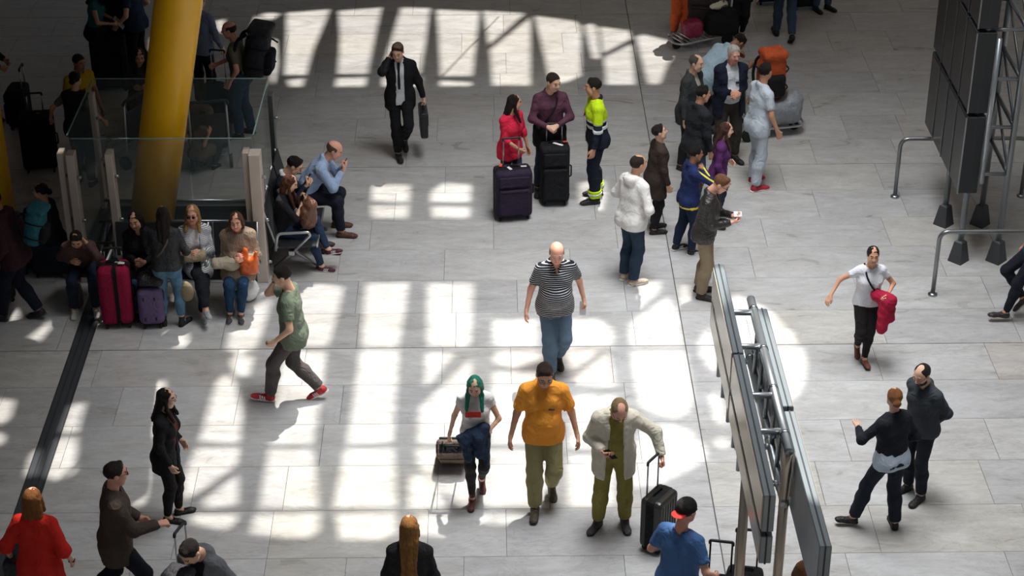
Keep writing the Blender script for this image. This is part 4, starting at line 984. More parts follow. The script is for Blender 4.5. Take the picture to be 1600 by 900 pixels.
P_ = person('airport worker in a yellow and navy hi-vis jacket talking with the couple', (931, 311), -172, 1.78, 1.05, 'm', 'm', head=(-6, 4), hair=('short', '221b17'), feet=((.04, .12, 0, 5, 0), (-.04, -.11, 0, -8, 0)),
       L=(.10, .28, .86), R=(.04, -.25, .88), pL=(.3, -.8, 0),
       tops=[jacket(NAVY, hem=-.10, o=.024), dict(m=hv_y, name='safety_vest', sl=1.0, hem=-.03, o=.036, so=.022, amp=.004, neck=.062, post=lambda P: 1.19-P[..., 2]),
             band('reflective_band', 'dcdfe0', 1.09, 1.14, 1, .034, 1.5), band('reflective_band', 'dcdfe0', 1.185, 1.225, 1, .042, 1.2)],
       bot=pants(NAVY, o=.02, oa=.035), shoe=('boot', '14161c', '1a1a1a', None),
       extra=lambda E: (E['garment']('trouser_band', [([Cone(E['kn'][q]*.28+E['an'][q]*.72, E['kn'][q]*.03+E['an'][q]*.97, .092, .082, True, True) for q in (1, -1)], [], None)], .0135, hv_y, .003),
                        E['garment']('reflective_band', [([Cone(E['kn'][q]*.2+E['an'][q]*.8, E['kn'][q]*.13+E['an'][q]*.87, .096, .095, True, True) for q in (1, -1)], [], None)], .0135, C('dfe2e2'), .002),
                        tubes('lanyard', [np.array(arc_path([E['nb']+E['Rc']@np.array([.03, .07*q, .05]), E['waist']+E['Rc']@np.array([.165, 0, .16])], .1))*E['s'] for q in (1, -1)], .007, C('b8262a'), E['root'], 6)))
# --- the standing group at the centre right --------------------------------
person('man in a white hooded sweatshirt seen from behind, hands in front pockets', (984, 440), 38, 1.74, 1.10, 'm', 'm', head=(-8, 4), hair=('thin', '2a211c'), feet=((-.0, .10, 0, 12, 0), (-.02, -.10, 0, -16, 0)),
       L=(.17, .17, 1.02), R=(.17, -.17, 1.02), eL=(-.6, .8, -.2), eR=(-.6, -.8, -.2), tops=[jacket(C('e3e1de'), o=.034, hem=-.12, collar=0, hood=1, amp=.002)], bot=pants(D('28394c'), o=.018, oa=.03), shoe=('plain', 'cdb9a8', 'e8e4dc', None))
person('person in a long dark brown coat gazing up to the right', (1022, 361), 12, 1.53, 1.04, 'm', 'l', head=(-6, -14), hair=('short', '241b17'), feet=((.03, .09, 0, 6, 0), (-.02, -.09, 0, -6, 0)),
       L=(.06, .26, .84), R=(.12, -.24, .86), tops=[shirt(C('c8cdd6')), jacket(C('3a2e29'), hem=-.30, o=.036, flare=.015, hood=0)], bot=pants(C('1e1e22')), shoe=BLK)
def yellow_bands(E):
    g = E['garment']
    for q in (1, -1):
        A = [Cone(E['nb']+E['Rc']@np.array([.02, .10*q, .0]), E['sh'][q]+np.array([.02, .012*q, .048]), .011, .011), Cone(E['sh'][q]+np.array([.02, .012*q, .048]), E['el'][q]+np.array([.0, .03*q, .03]), .022, .02),
             Cone(E['el'][q]+np.array([.0, .03*q, .03]), E['wr'][q]+np.array([-.0, .02*q, .02]), .02, .018)]
        g('sleeve_stripe', [(A, [], None)], .011, C('e9d63c'), .0, None, .01)
P_ = person('youth in a navy tracksuit top with yellow stripes, hand at his face', (1072, 394), 14, 1.50, 1.02, 'm', 'd', head=(0, 6), hair=('short', '15110f'), feet=((-.12, .11, 0, 12, 0), (.06, -.10, 0, -8, 0)),
       R=(.17, -.09, 1.42), pR=(-.3, .9, 0), eR=(.2, -.8, -.7), L=(.16, .10, 1.10), eL=(-.1, .9, -.3), hr='hold',
       tops=[jacket(C('1c2a56'), o=.026, hem=-.12), dict(m=C('e2cf3c'), name='hem_stripe', sl=0, hem=-.115, o=.031, neck=.07, amp=.003, post=lambda P: P[..., 2]-.855)], bot=pants(C('1b2740'), o=.02), shoe=('sneaker', '1b1b1e', 'd8d8d8', 'd8d8d8'), extra=yellow_bands)
P_ = person('man in a black leather jacket and khaki trousers checking papers in his hands', (1096, 461), -14, 1.72, 1.0, 'm', 'r', head=(-4, 34), hair=('short', '6b4a33'), feet=((-.04, .09, 0, 14, 0), (.02, -.10, 0, -10, 0)), lean=5,
       R=(.33, -.08, 1.12), L=(.34, .03, 1.16), hr='hold', hl='hold', pR=(0, .5, .8), pL=(0, -.4, .8), glasses='dark', tops=[tee(C('9c8f8a')), jacket(Lh('211d1c'), o=.032, hem=-.10, open=.02, otop=.02)], bot=pants(C('8d7d66'), o=.022, oa=.032), shoe=('plain', '2a211c', '1a1512', None))
h_ = (P_['h1']+P_['h-1'])/2
tag(box('papers', (h_[0], h_[1], h_[2]+.035), (.09, .07, .018), mat('e9e5e4', 'plastic', .7), None, .003, 1, Matrix.Rotation(.5, 4, 'X')), 'small white papers held by the man in the leather jacket', 'papers')
P_ = person('girl with long brown hair in a purple jacket standing among the group', (1118, 352), -8, 1.50, .92, 'f', 'l', head=(0, 8), hair=('long:0.33', '4a3026'), tops=[tee(C('e4e4ea'), hem=-.14), jacket(C('54285c'), o=.026, hem=-.10, open=.035, otop=.03)],
       bot=pants(D('2b3242'), oa=.01), shoe=BLK, L=(.15, .15, 1.05), R=(.12, -.22, .9))
person('man with dark hair in a charcoal zip jacket turned away near the girl in purple', (1082, 316), 30, 1.70, 1.02, 'm', 'm', head=(-16, 6), hair=('short', '1d1815'), tops=[jacket(C('25272b'), o=.03, hem=-.14)], bot=pants(D('44576e')), shoe=BLK, L=(.1, .26, .86), R=(.08, -.25, .86))
person('older man in a grey blazer and open collar behind the charcoal jacket man', (1072, 262), -34, 1.72, 1.04, 'm', 'l', head=(4, 8), hair=('thin', '57504a'), tops=[shirt(C('b9b6a8')), jacket(C('383a3c'), o=.032, hem=-.20, open=.035, otop=.04)], bot=pants(C('23252a')), shoe=BLK)
P_ = person('white haired man in a navy cardigan over a white shirt, hands clasped', (1133, 251), -78, 1.78, 1.12, 'm', 'r', head=(8, 10), hair=('short', 'cfcac2', 'e6e2da'), R=(.22, -.03, 1.12), L=(.22, .04, 1.10), pR=(0, .7, -.3), pL=(0, -.7, -.3), hl='hold', hr='hold', belly=.03,
       feet=((.02, .13, 0, 18, 0), (.0, -.13, 0, -18, 0)), tops=[shirt(C('cfd2d8'), hem=-.02), jacket(C('1b2233'), o=.034, hem=-.22, open=.11, otop=.07)], bot=pants(C('3f3a36'), o=.02), shoe=BLK, extra=lambda E: box('name_badge', tuple((E['waist']+E['Rc']@np.array([.15, .06, .17]))*E['s']), (.008, .06, .03), C('232838'), E['root'], .002, 1))
person('man in white shirt and pale trousers wearing red shoes', (1178, 290), 24, 1.80, 1.06, 'm', 'm', head=(30, 2), hair=('short', '1b1614'), feet=((.04, .09, 0, 10, 0), (-.06, -.15, 0, -4, 0)), R=(.14, -.27, .88), L=(.16, .25, .92),
       tops=[shirt(C('c9d2dc'), sl=.72, so=.016, hem=-.14, o=.02)], bot=pants(C('bcc3cd'), o=.02, oa=.03), shoe=('plain', 'b3203a', 'e4dcd6', None))
P_ = person('man in a pale blue shirt stooping over a luggage trolley', (1106, 203), 30, 1.78, 1.05, 'm', 'd', lean=42, lean2=58, hip=(-.14, 0, .87), head=(0, 62), hair=('short', '171311'), R=(.55, -.16, .92), L=(.60, .20, .95), hl='grip', hr='grip',
       feet=((.12, .12, 0, 8, 0), (-.16, -.12, 0, -4, 22)), tops=[shirt(C('a8bfcd'), o=.024, sl=1.0, hem=-.14, so=.02)], bot=pants(C('3b3a40')), shoe=BLK)
# luggage trolley with the orange rucksack
ct = luggage_cart('luggage trolley with grey sacks and an orange rucksack', (1196, 206), 12)
cb = W(1196, 206)
blob('duffel_bag', 'crumpled silver grey bag lying on the luggage trolley', 'bag', cb+np.array([.08, -.05, 0]), 12, [RBox((.05, 0, .35), (.62, .42, .34), .12), Ell((.25, .0, .48), (.16, .17, .13))], mat('8d9196', 'leather', .35), amp=.012, k=.05)
def rucksack(label, loc, yaw, col, dark, tilt=0, s=1., group=None, tilt2=0, name='rucksack'):
    o = empty(name, tuple(loc), 0, label, 'rucksack', group); o.rotation_euler = Euler((math.radians(tilt2), math.radians(tilt), math.radians(yaw)), 'XYZ')
    m_ = mat(col, 'quilt', .7)
    me = blob('main_bag', None, None, (0, 0, 0), 0, [RBox((0, 0, .30*s), (.24*s, .32*s, .50*s), .10*s), Ell((.02*s, 0, .56*s), (.12*s, .15*s, .09*s))], m_, parent=o, k=.04, amp=.006)
    blob('front_pocket', None, None, (0, 0, 0), 0, [RBox((.13*s, 0, .24*s), (.10*s, .24*s, .26*s), .045*s)], mat(dark, 'cloth'), parent=o, k=.02, amp=.004)
    blob('lid', None, None, (0, 0, 0), 0, [RBox((.02*s, 0, .585*s), (.25*s, .29*s, .10*s), .045*s)], m_, parent=o, k=.02, amp=.004)
    tubes('compression_strap', [arc_path([(-.08*s, q*.165*s, z*s), (.10*s, q*.165*s, z*s), (.18*s, q*.10*s, z*s)], .04) for q in (-1, 1) for z in (.2, .42)], .009*s, mat(dark, 'cloth'), o, 6)
    tubes('shoulder_strap', [arc_path([(-.11*s, q*.07*s, .52*s), (-.20*s, q*.10*s, .45*s), (-.22*s, q*.13*s, .28*s), (-.12*s, q*.14*s, .10*s)], .08) for q in (-1, 1)], .018*s, mat(dark, 'cloth'), o, 6)
    return o
rucksack('big orange and black rucksack standing on the luggage trolley', (cb[0]+.02, cb[1]-.02, .46), -75, 'c2501c', '1d1a1c', 0, 1.2)
blob('duffel_bag', 'small black bag strapped below the orange rucksack on the trolley', 'bag', cb+np.array([-.16, -.24, 0]), 20, [RBox((0, 0, .58), (.22, .28, .26), .09)], mat('1a1b1e', 'leather'), amp=.006)
# --- top right ---------------------------------------------------------------
luggage_cart('luggage trolley with a tall board pushed by the person in orange trousers', (1092, 68), -150)
cc = W(1092, 68)
suitcase('big dark brown suitcase upright on the trolley at the top', (cc[0]+.05, cc[1]+.12, 0), 260, .46, .2, .58, '3a3230', z=.16)
blob('duffel_bag', 'crimson bag on the trolley at the top', 'bag', cc+np.array([-.12, -.18, 0]), 10, [RBox((0, 0, .32), (.30, .26, .26), .09)], mat('8e1e45', 'leather'), amp=.008)
blob('duffel_bag', 'black holdall with white tags on the trolley at the top', 'bag', cc+np.array([.30, -.10, 0]), -10, [RBox((0, 0, .36), (.5, .34, .34), .12), Ell((.1, 0, .55), (.12, .12, .07))], mat('1a1a1d', 'cloth'), amp=.01)
blob('carrier_bag', 'white and yellow carrier bag lying on the black holdall', 'bag', cc+np.array([.28, .02, 0]), 30, [Ell((0, 0, .60), (.17, .08, .06))], mat('dcd9c0', 'plastic', .5), amp=.012, f=2)
person('person in orange trousers beside the top luggage trolley', (1061, 60), -80, 1.72, 1.0, 'm', 'm', tops=[jacket(C('4a4e55'))], bot=pants(C('c4562c'), o=.024, oa=.03), shoe=('plain', '6a6a6c', '4a4a4a', None), feet=((.05, .08, 0, 0, 0), (-.10, -.07, 0, 0, 20)))
P_ = person('woman in black leggings carrying a grey paper bag', (1154, 64), -95, 1.68, 1.0, 'f', 'l', hair=('long:0.29', '2a1d18'), R=(.04, -.30, .86), hr='grip', feet=((-.10, .05, 0, 0, 30), (.1, -.05, 0, 0, -4)), tops=[jacket(C('1c1c20'), hem=-.2)], bot=pants(C('141417'), oa=.004), shoe=BLK)
handbag('grey paper carrier bag in the hand of the woman in leggings', P_, -1, .26, .33, .11, '3c4146', .08, 'plastic', 'bag', 'carrier_bag')
person('man in blue jeans walking away at the top of the picture', (1224, 62), 95, 1.78, 1.0, 'm', 'l', feet=walk(.36, 1, .08), hair=('short', '2a211c'), tops=[jacket(C('2a3038'))], bot=pants(D('3c4c5e'), o=.016), shoe=BLK, L=(-.12, .27, .9), R=(.2, -.27, .92))
person('person in jeans and dark boots standing next to suitcases at the top', (1284, 16), -60, 1.74, 1.0, 'm', 'l', tops=[jacket(C('4a1f24'))], bot=pants(D('45566a')), shoe=('boot', '15151a', '111111', None))
suitcase('black suitcase at the top edge beside the person in boots', (1256, 12), -80, .42, .26, .6, '1b1b20', ext=.3)
suitcase('dark teal suitcase at the top edge behind the man in jeans', (1200, 4), -80, .40, .26, .6, '1d2a30', ext=.3)
# --- walking figures ----------------------------------------------------------
def chest_print(E):
    Rc, w_, s = E['Rc'], E['waist'], E['s']; bm = bmesh.new()
    V, Q = tube_np(np.array([w_+Rc@np.array([.137, .06, .10]), w_+Rc@np.array([.150, .0, .105]), w_+Rc@np.array([.137, -.06, .10])])*s, .016, 6); add_mesh(bm, V, Q)
def cross_strap(E): bagstrap(E, -1)
P_ = person('woman in a white t-shirt and black trousers walking with one arm flung out', (1345, 562), -86, 1.54, .98, 'f', 'm', head=(-4, 6), hair=('pony:.2', '1b1412'), feet=((.12, .02, 0, 4, -6), (-.18, -.03, .03, -6, 46)), R=(.10, -.52, 1.06), eR=(-.3, -.6, -.3), L=(.22, .20, 1.10), eL=(-.5, .7, -.4), pR=(-.2, .3, -.9),
       hr='relax', hl='hold', tops=[tee(C('dcdde2'), hem=-.07, sl=.5)], bot=pants(C('1e1a1b'), oa=.006), shoe=('plain', '6b3a2a', '2a1a14', None), extra=cross_strap)
hh = P_['h1']
blob('red_jacket', 'crimson jacket draped over the arm of the woman in the white t-shirt', 'jacket', (hh[0], hh[1], 0), 0, [Cone((-.05, .10, hh[2]-.0), (.10, .02, hh[2]-.02), .07, .06), Cone((.04, .03, hh[2]-.05), (.02, .0, hh[2]-.36), .075, .06), Cone((.10, .05, hh[2]-.1), (.11, .03, hh[2]-.25), .05, .045)], C('a81c3c'), h=.015, amp=.012, k=.05, f=1.4)
P_ = person('man in a dark grey sweater standing with his hands behind his back', (1427, 774), -142, 1.68, 1.08, 'm', 'l', head=(6, 22), hair=('thin', '1f1a18'), beard=True, L=(-.17, .06, .96), R=(-.17, -.05, .98), eL=(-.2, .9, 0), eR=(-.2, -.9, 0),
       tops=[jacket(C('3b4046'), o=.024, hem=-.08)], bot=pants(C('1e222b')), shoe=BLK, glasses='clear')
P_ = person('woman with a ginger bun in a black blazer talking to the grey sweater man', (1380, 823), 118, 1.65, 1.04, 'f', 'l', head=(-24, 6), hair=('bun', '7a4a2c', '9a6438'), feet=((.20, .30, 0, 58, -6), (-.06, -.10, 0, -22, 0)),
       L=(.33, .22, 1.18), eL=(-.5, .8, -.4), pL=(-.2, -.2, .9), hl='open', R=(.14, -.22, .98), tops=[dict(m=C('b9c4d2'), name='shirt', sl=0, hem=-.095, o=.026, amp=.0), jacket(C('1b1e26'), o=.032, hem=-.07)], bot=pants(C('1e2430'), o=.016, oa=.03), shoe=('plain', '141417', '0d0d0d', None))
person('person in a blue top walking left at the right edge of the picture', (1602, 497), 178, 1.74, 1.0, 'm', 'm', feet=((.30, .07, 0, 4, -8), (-.05, -.05, .1, -4, 50)), hair=('short', '2a1d18'), tops=[tee(C('1b4a72'), sl=.7)], bot=pants(C('191c26'), oa=.008), shoe=('sneaker', '2a2024', 'c9bdb0', '2a2024'), L=(.05, .27, .86))
P_ = person('man in a black and white striped polo shirt and jeans walking forward', (866, 582), -82, 1.78, 1.16, 'm', 'r', head=(-6, 20), hair=('ring', '77706a'), belly=.045, feet=((-.20, .06, .02, 6, 42), (.14, -.06, 0, -4, -6)), R=(.04, -.33, .88), L=(-.08, .34, .90), hl='hold',
       tops=[tee(mat('1c1f28', 'stripe', col2='d2d2d4', sc=.72), sl=.72, hem=-.12, o=.022, so=.02, collar=1, v=.08)], bot=pants(D('566a7d'), o=.022, oa=.034), shoe=('plain', '33291f', '1b1612', None), beard=False)
h_ = P_['h1']; tag(box('papers', (h_[0]-.0, h_[1]-.01, h_[2]-.02), (.07, .012, .17), mat('d9dde0', 'plastic', .6), None, .002, 1), 'folded white papers in the hand of the man in the striped polo', 'papers')
P_ = person('man in an olive green t-shirt and grey jeans striding left in red shoes', (462, 624), 176, 1.79, 1.03, 'm', 'l', head=(6, 12), hair=('short', '1c1513'), lean=2, feet=((.30, .05, 0, 2, -10), (-.32, -.04, .0, -2, 30)), hip=(-.02, 0, .87), L=(.14, .26, .90), pL=(.5, -.7, 0), hl='grip', R=(.16, -.08, 1.46), pR=(-.4, .8, 0), eR=(.2, -.5, -1), hr='hold',
       tops=[tee(C('6e7968'), sl=.68, hem=-.12, so=.022, o=.024)], bot=pants(D('56504f'), o=.018, oa=.03), shoe=('sneaker', 'c22a30', 'ece6e0', 'f0f0f0'))
phone('phone held to the face of the man in the olive t-shirt', P_, -1)
def chest_mark(col='3a3d52', y=.075, w=.06):
    def f(E):
        p = (E['waist']+E['Rc']@np.array([.135, y, .17]))*E['s']; box('chest_mark', tuple(p), (.012, w, .012), C(col), E['root'], .002, 1)
    return f
P_ = person('man in an orange polo shirt and olive trousers walking forward', (848, 790), -90, 1.84, 1.0, 'm', 'm', head=(6, 24), hair=('short', '2f221a'), lean=3, glasses='clear', feet=((-.24, .08, .02, 8, 42), (.14, -.08, 0, -6, -4)), R=(.05, -.32, .86), L=(.06, .33, .88), belly=.02,
       tops=[tee(C('ffa23c'), sl=.80, hem=-.13, so=.026, o=.024, collar=1, v=.06)], bot=pants(C('9c9468'), o=.022, oa=.034), shoe=('plain', '4a4436', '2b261e', None), extra=chest_mark())
def green_scarf(E): pass
P_ = person('girl with turquoise green hair in a white t-shirt pulling a suitcase', (745, 776), -90, 1.60, .86, 'f', 'l', head=(-4, 26), hair=('long:0.29', '17614f', '38a083'), lean=5, feet=((-.22, .05, .02, 6, 42), (.14, -.05, 0, -6, -2)), R=(.0, -.30, .87), hr='grip', L=(.20, .10, .98), eL=(-.4, .9, -.3), hl='hold',
       tops=[tee(C('dedbdb'), sl=.35, hem=-.05)], bot=pants(C('33302f'), o=.006, oa=.004, t1=1.93), shoe=('boot', '5c2a26', '3a1a18', None))
g0 = P_['at']; hp1 = P_['h1']
blob('denim_jacket', 'dark blue denim jacket hanging over the arm of the green haired girl', 'jacket', (hp1[0], hp1[1], 0), 0, [Cone((-.16, -.02, .84), (.06, .06, .90), .045, .06), Cone((-.12, -.03, .80), (-.09, -.02, .60), .05, .04), Cone((.0, .0, .82), (.02, .0, .64), .06, .045), Cone((.07, .06, .82), (.08, .02, .52), .045, .025)], D('26344a'), h=.015, amp=.014, k=.05, f=1.5)
tag(box('red_print', (g0[0]-.02, g0[1]-.19, 1.09), (.15, .012, .06), C('b8332e'), None, .004, 1, Matrix.Rotation(-.15, 4, 'X')), 'red folded leaflet held against the chest of the green haired girl', 'leaflet')
hr_ = P_['h-1']
# the small case trails behind her, its handle rising to her hand
cw = np.array([hr_[0]+.0, hr_[1]+.78, 0]); ang = math.degrees(math.atan2(hr_[2]-.05, .78))
suitcase('small grey brown cabin suitcase trailing behind the green haired girl', (cw[0], cw[1], 0), -90, .32, .20, .44, '6d5f55', ext=float(math.hypot(hr_[2]-.05, .78)-.49), tilt=90-ang, off=(0, 0))
P_ = person('bowed man in a cream linen jacket and olive trousers wheeling a black case', (956, 820), -88, 1.78, 1.06, 'm', 'r', lean=9, lean2=16, head=(8, 44), hair=('thin', '8a7350', 'a68d66'), glasses='clear', feet=((.0, .13, 0, 4, 0), (.02, -.15, 0, -32, 0)),
       R=(.26, -.12, 1.08), pR=(.0, .3, .9), hr='hold', L=(.22, .45, .98), eL=(-.3, .8, -.1), hl='grip', tops=[shirt(C('8a803e'), hem=-.02), jacket(C('d9d1be'), o=.034, hem=-.26, open=.085, otop=.06, flare=.01, so=.02)], bot=pants(C('948a48'), o=.02, oa=.03), shoe=('plain', '3e3a3c', '222022', None))
phone('dark phone in the right hand of the man in the cream jacket', P_, -1)
h_ = P_['h1']; sc_ = W(1027, 852); hx = h_[2]-.05-.58
suitcase('black hard shell cabin case beside the man in the cream jacket', (sc_[0], sc_[1], 0), -35, .34, .23, .55, '26241f', hard=True, ext=.36, kind='plastic')
P_ = person('woman with glasses in a black coat and black trousers standing alone', (270, 810), -8, 1.60, .94, 'f', 'l', head=(4, 6), hair=('long:0.29', '1d1512'), glasses='clear', feet=((.06, .10, 0, 26, 0), (-.02, -.07, 0, -4, 0)), R=(.12, -.22, .88), L=(.12, .2, .95), tops=[dict(m=C('5a2c22'), name='blouse', sl=0, hem=-.05, o=.018), jacket(C('1a1a1d'), o=.028, hem=-.20, open=.02, otop=.05, flare=.01)],
       bot=pants(C('1f1b1c'), oa=.008), shoe=('flat', '1a1212', '110c0c', None))
# --- bottom edge --------------------------------------------------------------
P_ = person('man in a brown tweed jacket pushing a trolley handle at the bottom left', (196, 958), 14, 1.80, 1.06, 'm', 'r', head=(6, 4), hair=('short', '241b16'), glasses='dark', R=(.40, -.14, 1.07), eR=(-.6, -.5, -.6), hr='grip', L=(.24, .20, .92), pR=(0, .2, -.9), feet=walk(.5, 0, .09, 30), hip=(0, 0, .88),
       tops=[shirt(C('b0a89c')), jacket(C('4a3f38'), o=.036, hem=-.20, so=.02)], bot=pants(C('171a24'), o=.018, oa=.028), shoe=BLK)
h_ = P_['h-1']
suitcase('dark suitcase with long silver handle pushed by the tweed jacket man', (h_[0]+.02, h_[1]-.0, 0), 160, .40, .26, .34, '23252b', ext=float(h_[2]-.42), metal='e2e2e4')
P_ = person('woman with copper bobbed hair in a loose red blouse seen from behind', (80, 1000), 82, 1.72, 1.05, 'f', 'l', head=(0, 2), hair=('bob:.17', '6d3f22', 'a86c38'), R=(.10, -.28, .92), L=(.05, .30, .92), tops=[tee(C('cf2a20'), sl=1.15, hem=-.25, o=.03, so=.03, flare=.05)], bot=pants(C('1a1a20')), shoe=BLK)
tag(box('wrist_watch', tuple(P_['w-1']), (.055, .05, .018), BLACK, None, .006, 1), 'black watch on the wrist of the woman in red at bottom left', 'watch')
handbag('dark navy shoulder bag at the left side of the woman in the red blouse', P_, 1, .3, .3, .12, '141826', -.1)
P_ = person('young man in a grey hooded jacket looking down at the bottom edge', (340, 1056), -112, 1.76, 1.0, 'm', 'l', head=(-10, 40), hair=('short', '1f1815'), lean=8, R=(.25, -.1, 1.1), L=(.2, .15, 1.1), tops=[tee(C('1c1c20')), jacket(C('75777b'), o=.03, hem=-.12, hood=1, collar=0, open=.06, otop=.06)], bot=pants(D('2b3442')), shoe=BLK)
pp = P_['at']; rucksack('dark grey rucksack hanging in front of the young man in grey', (pp[0]-.19, pp[1]-.20, .78), -112, '34343a', '1f1f22', 0, .85)
P_ = person('woman with a long wavy auburn ponytail and black blazer seen from behind', (646, 1044), 88, 1.70, 1.0, 'f', 'l', head=(0, 4), hair=('half:0.51', '6a4228', 'c08748'), tops=[jacket(C('26262a'), o=.03, hem=-.14)], bot=pants(C('1b1b20')), shoe=BLK)
def cap(E):
    hc, Rh, s = E['hc'], E['Rh'], E['s']; A = [Ell((-.016, 0, .042), (.112, .093, .096))]; f = Field(A, .0075, .02); f.add(A, .01); f.cut(lambda P: .022+.18*P[..., 0]-P[..., 2]); V, Q = f.mesh()
    link('cap', mesh_np('cap', (V@Rh.T+hc)*s, Q), E['root'], [C('23221f')])
    B = [Ell((-.125, 0, -.004), (.075, .068, .030))]; f = Field(B, .0065, .02); f.add(B, 0).cut(lambda P: P[..., 2]-.35*(P[..., 0]+.1)-.012); f.cut(lambda P: .0-P[..., 2]+.35*(P[..., 0]+.1)-.004); V, Q = f.mesh()
    link('cap_brim', mesh_np('cap_brim', (V@Rh.T+hc)*s, Q), E['root'], [C('c4352f')])
P_ = person('man in a blue t-shirt with a black cap worn backwards and red brim', (1052, 1026), 56, 1.76, 1.0, 'm', 'r', head=(-6, 14), hair=('crop', '3a2e26'), glasses='dark', belly=.04, L=(.25, .22, 1.06), R=(.15, -.30, .98), tops=[tee(C('4f74a8'), sl=.72, so=.022, o=.024)], bot=pants(C('1d2330')), shoe=BLK, extra=cap)
tag(box('wrist_band', tuple(P_['w-1']), (.06, .055, .02), C('d84a52'), None, .006, 1), 'red band on the wrist of the man in the cap', 'wrist band')
suitcase('black suitcase with low black handle right of the man in the cap', (1118, 985), -100, .30, .24, .52, '202226', ext=.34, metal='2a2a2c')
suitcase('second black suitcase beside the board post, its black handle slightly higher', (1158, 978), -100, .32, .24, .56, '1b1d22', ext=.38, metal='2a2a2c')
P_ = person('person with brown hair in a maroon top under the foreground board', (1222, 1108), 20, 1.66, 1.0, 'f', 'd', head=(0, 20), hair=('bob:.1', '6a4326', '8a5c38'), tops=[jacket(C('5a1c34'))], bot=pants(C('1d1d22')), shoe=BLK)
# --- seated by the right side of the glass ---------------------------------------
def sit(f1=(.42, .10), f2=(.42, -.10), yaw=(4, -4)): return ((f1[0], f1[1], f1[2] if len(f1) > 2 else 0, yaw[0], 0), (f2[0], f2[1], f2[2] if len(f2) > 2 else 0, yaw[1], 0))
SX = -2.43
P_ = person('girl with long auburn hair sitting with crossed legs looking at her phone', (-2.68, 20.30, 0), -6, 1.64, .92, 'f', 'l', hip=(0, 0, .565), lean=-2, lean2=6, head=(0, 26), hair=('long:0.33', '4a2a1d', '6a3d28'), feet=((.62, -.02, .20, 0, -12), (.52, -.12, 0, -6, 0)), legpole=((.6, .2, 1), (.6, -.1, 1)),
       R=(.30, -.06, 1.02), L=(.28, .06, 1.0), hl='hold', hr='hold', pR=(0, .4, .9), pL=(0, -.4, .9), tops=[jacket(C('1c1a1e'), o=.024, hem=-.04, sl=1.1)], bot=pants(D('26364c'), oa=.01), shoe=('sneaker', '4a1626', 'e8e4e0', 'd8d8dc'))
phone('dark phone in the hands of the seated girl with auburn hair', P_, -1)
blob('handbag', 'bronze brown leather handbag on the lap of the seated girl', 'bag', P_['at']+np.array([.30, -.06, 0]), 5, [RBox((0, 0, .72), (.20, .34, .30), .09), Cone((-.05, .1, .85), (.05, -.1, .88), .07, .07)], Lh('6d4734', rough=.32), amp=.014, f=1.3, k=.05)
P_ = person('young man in glasses and navy sweater sitting bent over a phone', (-2.80, 20.66, 0), -4, 1.76, 1.02, 'm', 'l', hip=(0, 0, .575), lean=8, lean2=20, head=(0, 34), hair=('short', '15110f'), glasses='clear', feet=((.50, .14, 0, 6, 0), (.62, -.04, 0, -4, 0)), legpole=((.6, .1, 1), (.6, .0, 1)),
       R=(.40, -.04, .96), L=(.42, .04, .94), hl='hold', hr='hold', pR=(0, .4, .9), pL=(0, -.4, .9), tops=[shirt(C('d0d4dc')), jacket(C('1b2131'), o=.026, hem=-.06, collar=0)], bot=pants(C('6b5942'), o=.016), shoe=('plain', '4b3122', '221610', None))
phone('dark phone in the hands of the seated young man in navy', P_, -1)
P_ = person('bald man in a light blue shirt sitting forward with a phone', (-2.50, 21.12, 0), -4, 1.80, 1.10, 'm', 'r', hip=(0, 0, .585), lean=24, lean2=36, head=(0, 30), hair=('ring', '5b4a3e'), feet=((.36, .16, 0, 6, 0), (.46, -.10, 0, -4, 0)), legpole=((.6, .1, 1), (.6, .0, 1)),
       R=(.50, -.05, .92), L=(.50, .07, .92), hl='hold', hr='hold', pR=(0, .5, .8), pL=(0, -.5, .8), tops=[shirt(C('9fb4d4'), o=.024, hem=-.06, so=.016)], bot=pants(C('1d2230'), o=.018), shoe=('plain', '5a3524', '2a1a12', None))
phone('black phone in the hands of the bald man in the blue shirt', P_, -1)
# --- seated row facing the camera ------------------------------------------------
BY0 = 19.42
person('woman with long dark hair in a black coat sitting behind the crimson suitcase', (-4.19, BY0, 0), -84, 1.66, .98, 'f', 'm', hip=(.0, 0, .565), lean=4, lean2=8, head=(-14, 12, 8), hair=('long:0.33', '17110f'), feet=sit((.40, .12), (.36, -.10)), legpole=((.6, .1, 1), (.6, .0, 1)), R=(.30, -.05, .78), L=(.30, .05, .76), tops=[jacket(C('18181c'), o=.032, hem=-.16, neck=.085)], bot=pants(D('3c5a80')), shoe=('plain', '3a3a3e', '8a8a8a', None))
P_ = person('blonde woman in sunglasses and a striped top sitting with crossed legs', (-3.58, BY0+.02, 0), -80, 1.68, .96, 'f', 'r', hip=(0, 0, .57), lean=-2, lean2=0, head=(-10, 4), hair=('long:0.22', 'a07a4c', 'c89c62'), glasses='dark', feet=((.44, .02, 0, 0, 0), (.62, .06, .14, 10, -8)), legpole=((.6, .1, 1), (.6, .1, 1)), L=(.24, .05, .84), R=(.2, -.14, .82),
       tops=[tee(C('d8d4d8'), hem=-.04, o=.014), dict(m=mat('d6d6da', 'stripe', col2='33373f', sc=.95), name='cardigan', sl=1.9, hem=-.10, o=.026, open=.045, otop=.05)], bot=pants(C('1c1e26')), shoe=('sneaker', 'a8a8aa', 'd8d8d8', 'c8c8c8'))
blob('handbag', 'beige handbag resting on the lap of the blonde woman in sunglasses', 'bag', P_['at']+np.array([.02, -.22, 0]), 10, [RBox((0, 0, .72), (.26, .15, .12), .05)], Lh('a89678', rough=.5), amp=.007)
blob('sun_hat', 'beige woven hat hanging from the knee of the blonde woman', 'hat', P_['at']+np.array([-.06, -.52, 0]), 0, [Ell((0, 0, .42), (.07, .04, .11)), Ell((0, .02, .42), (.09, .02, .14))], C('8d7f66'), amp=.004)
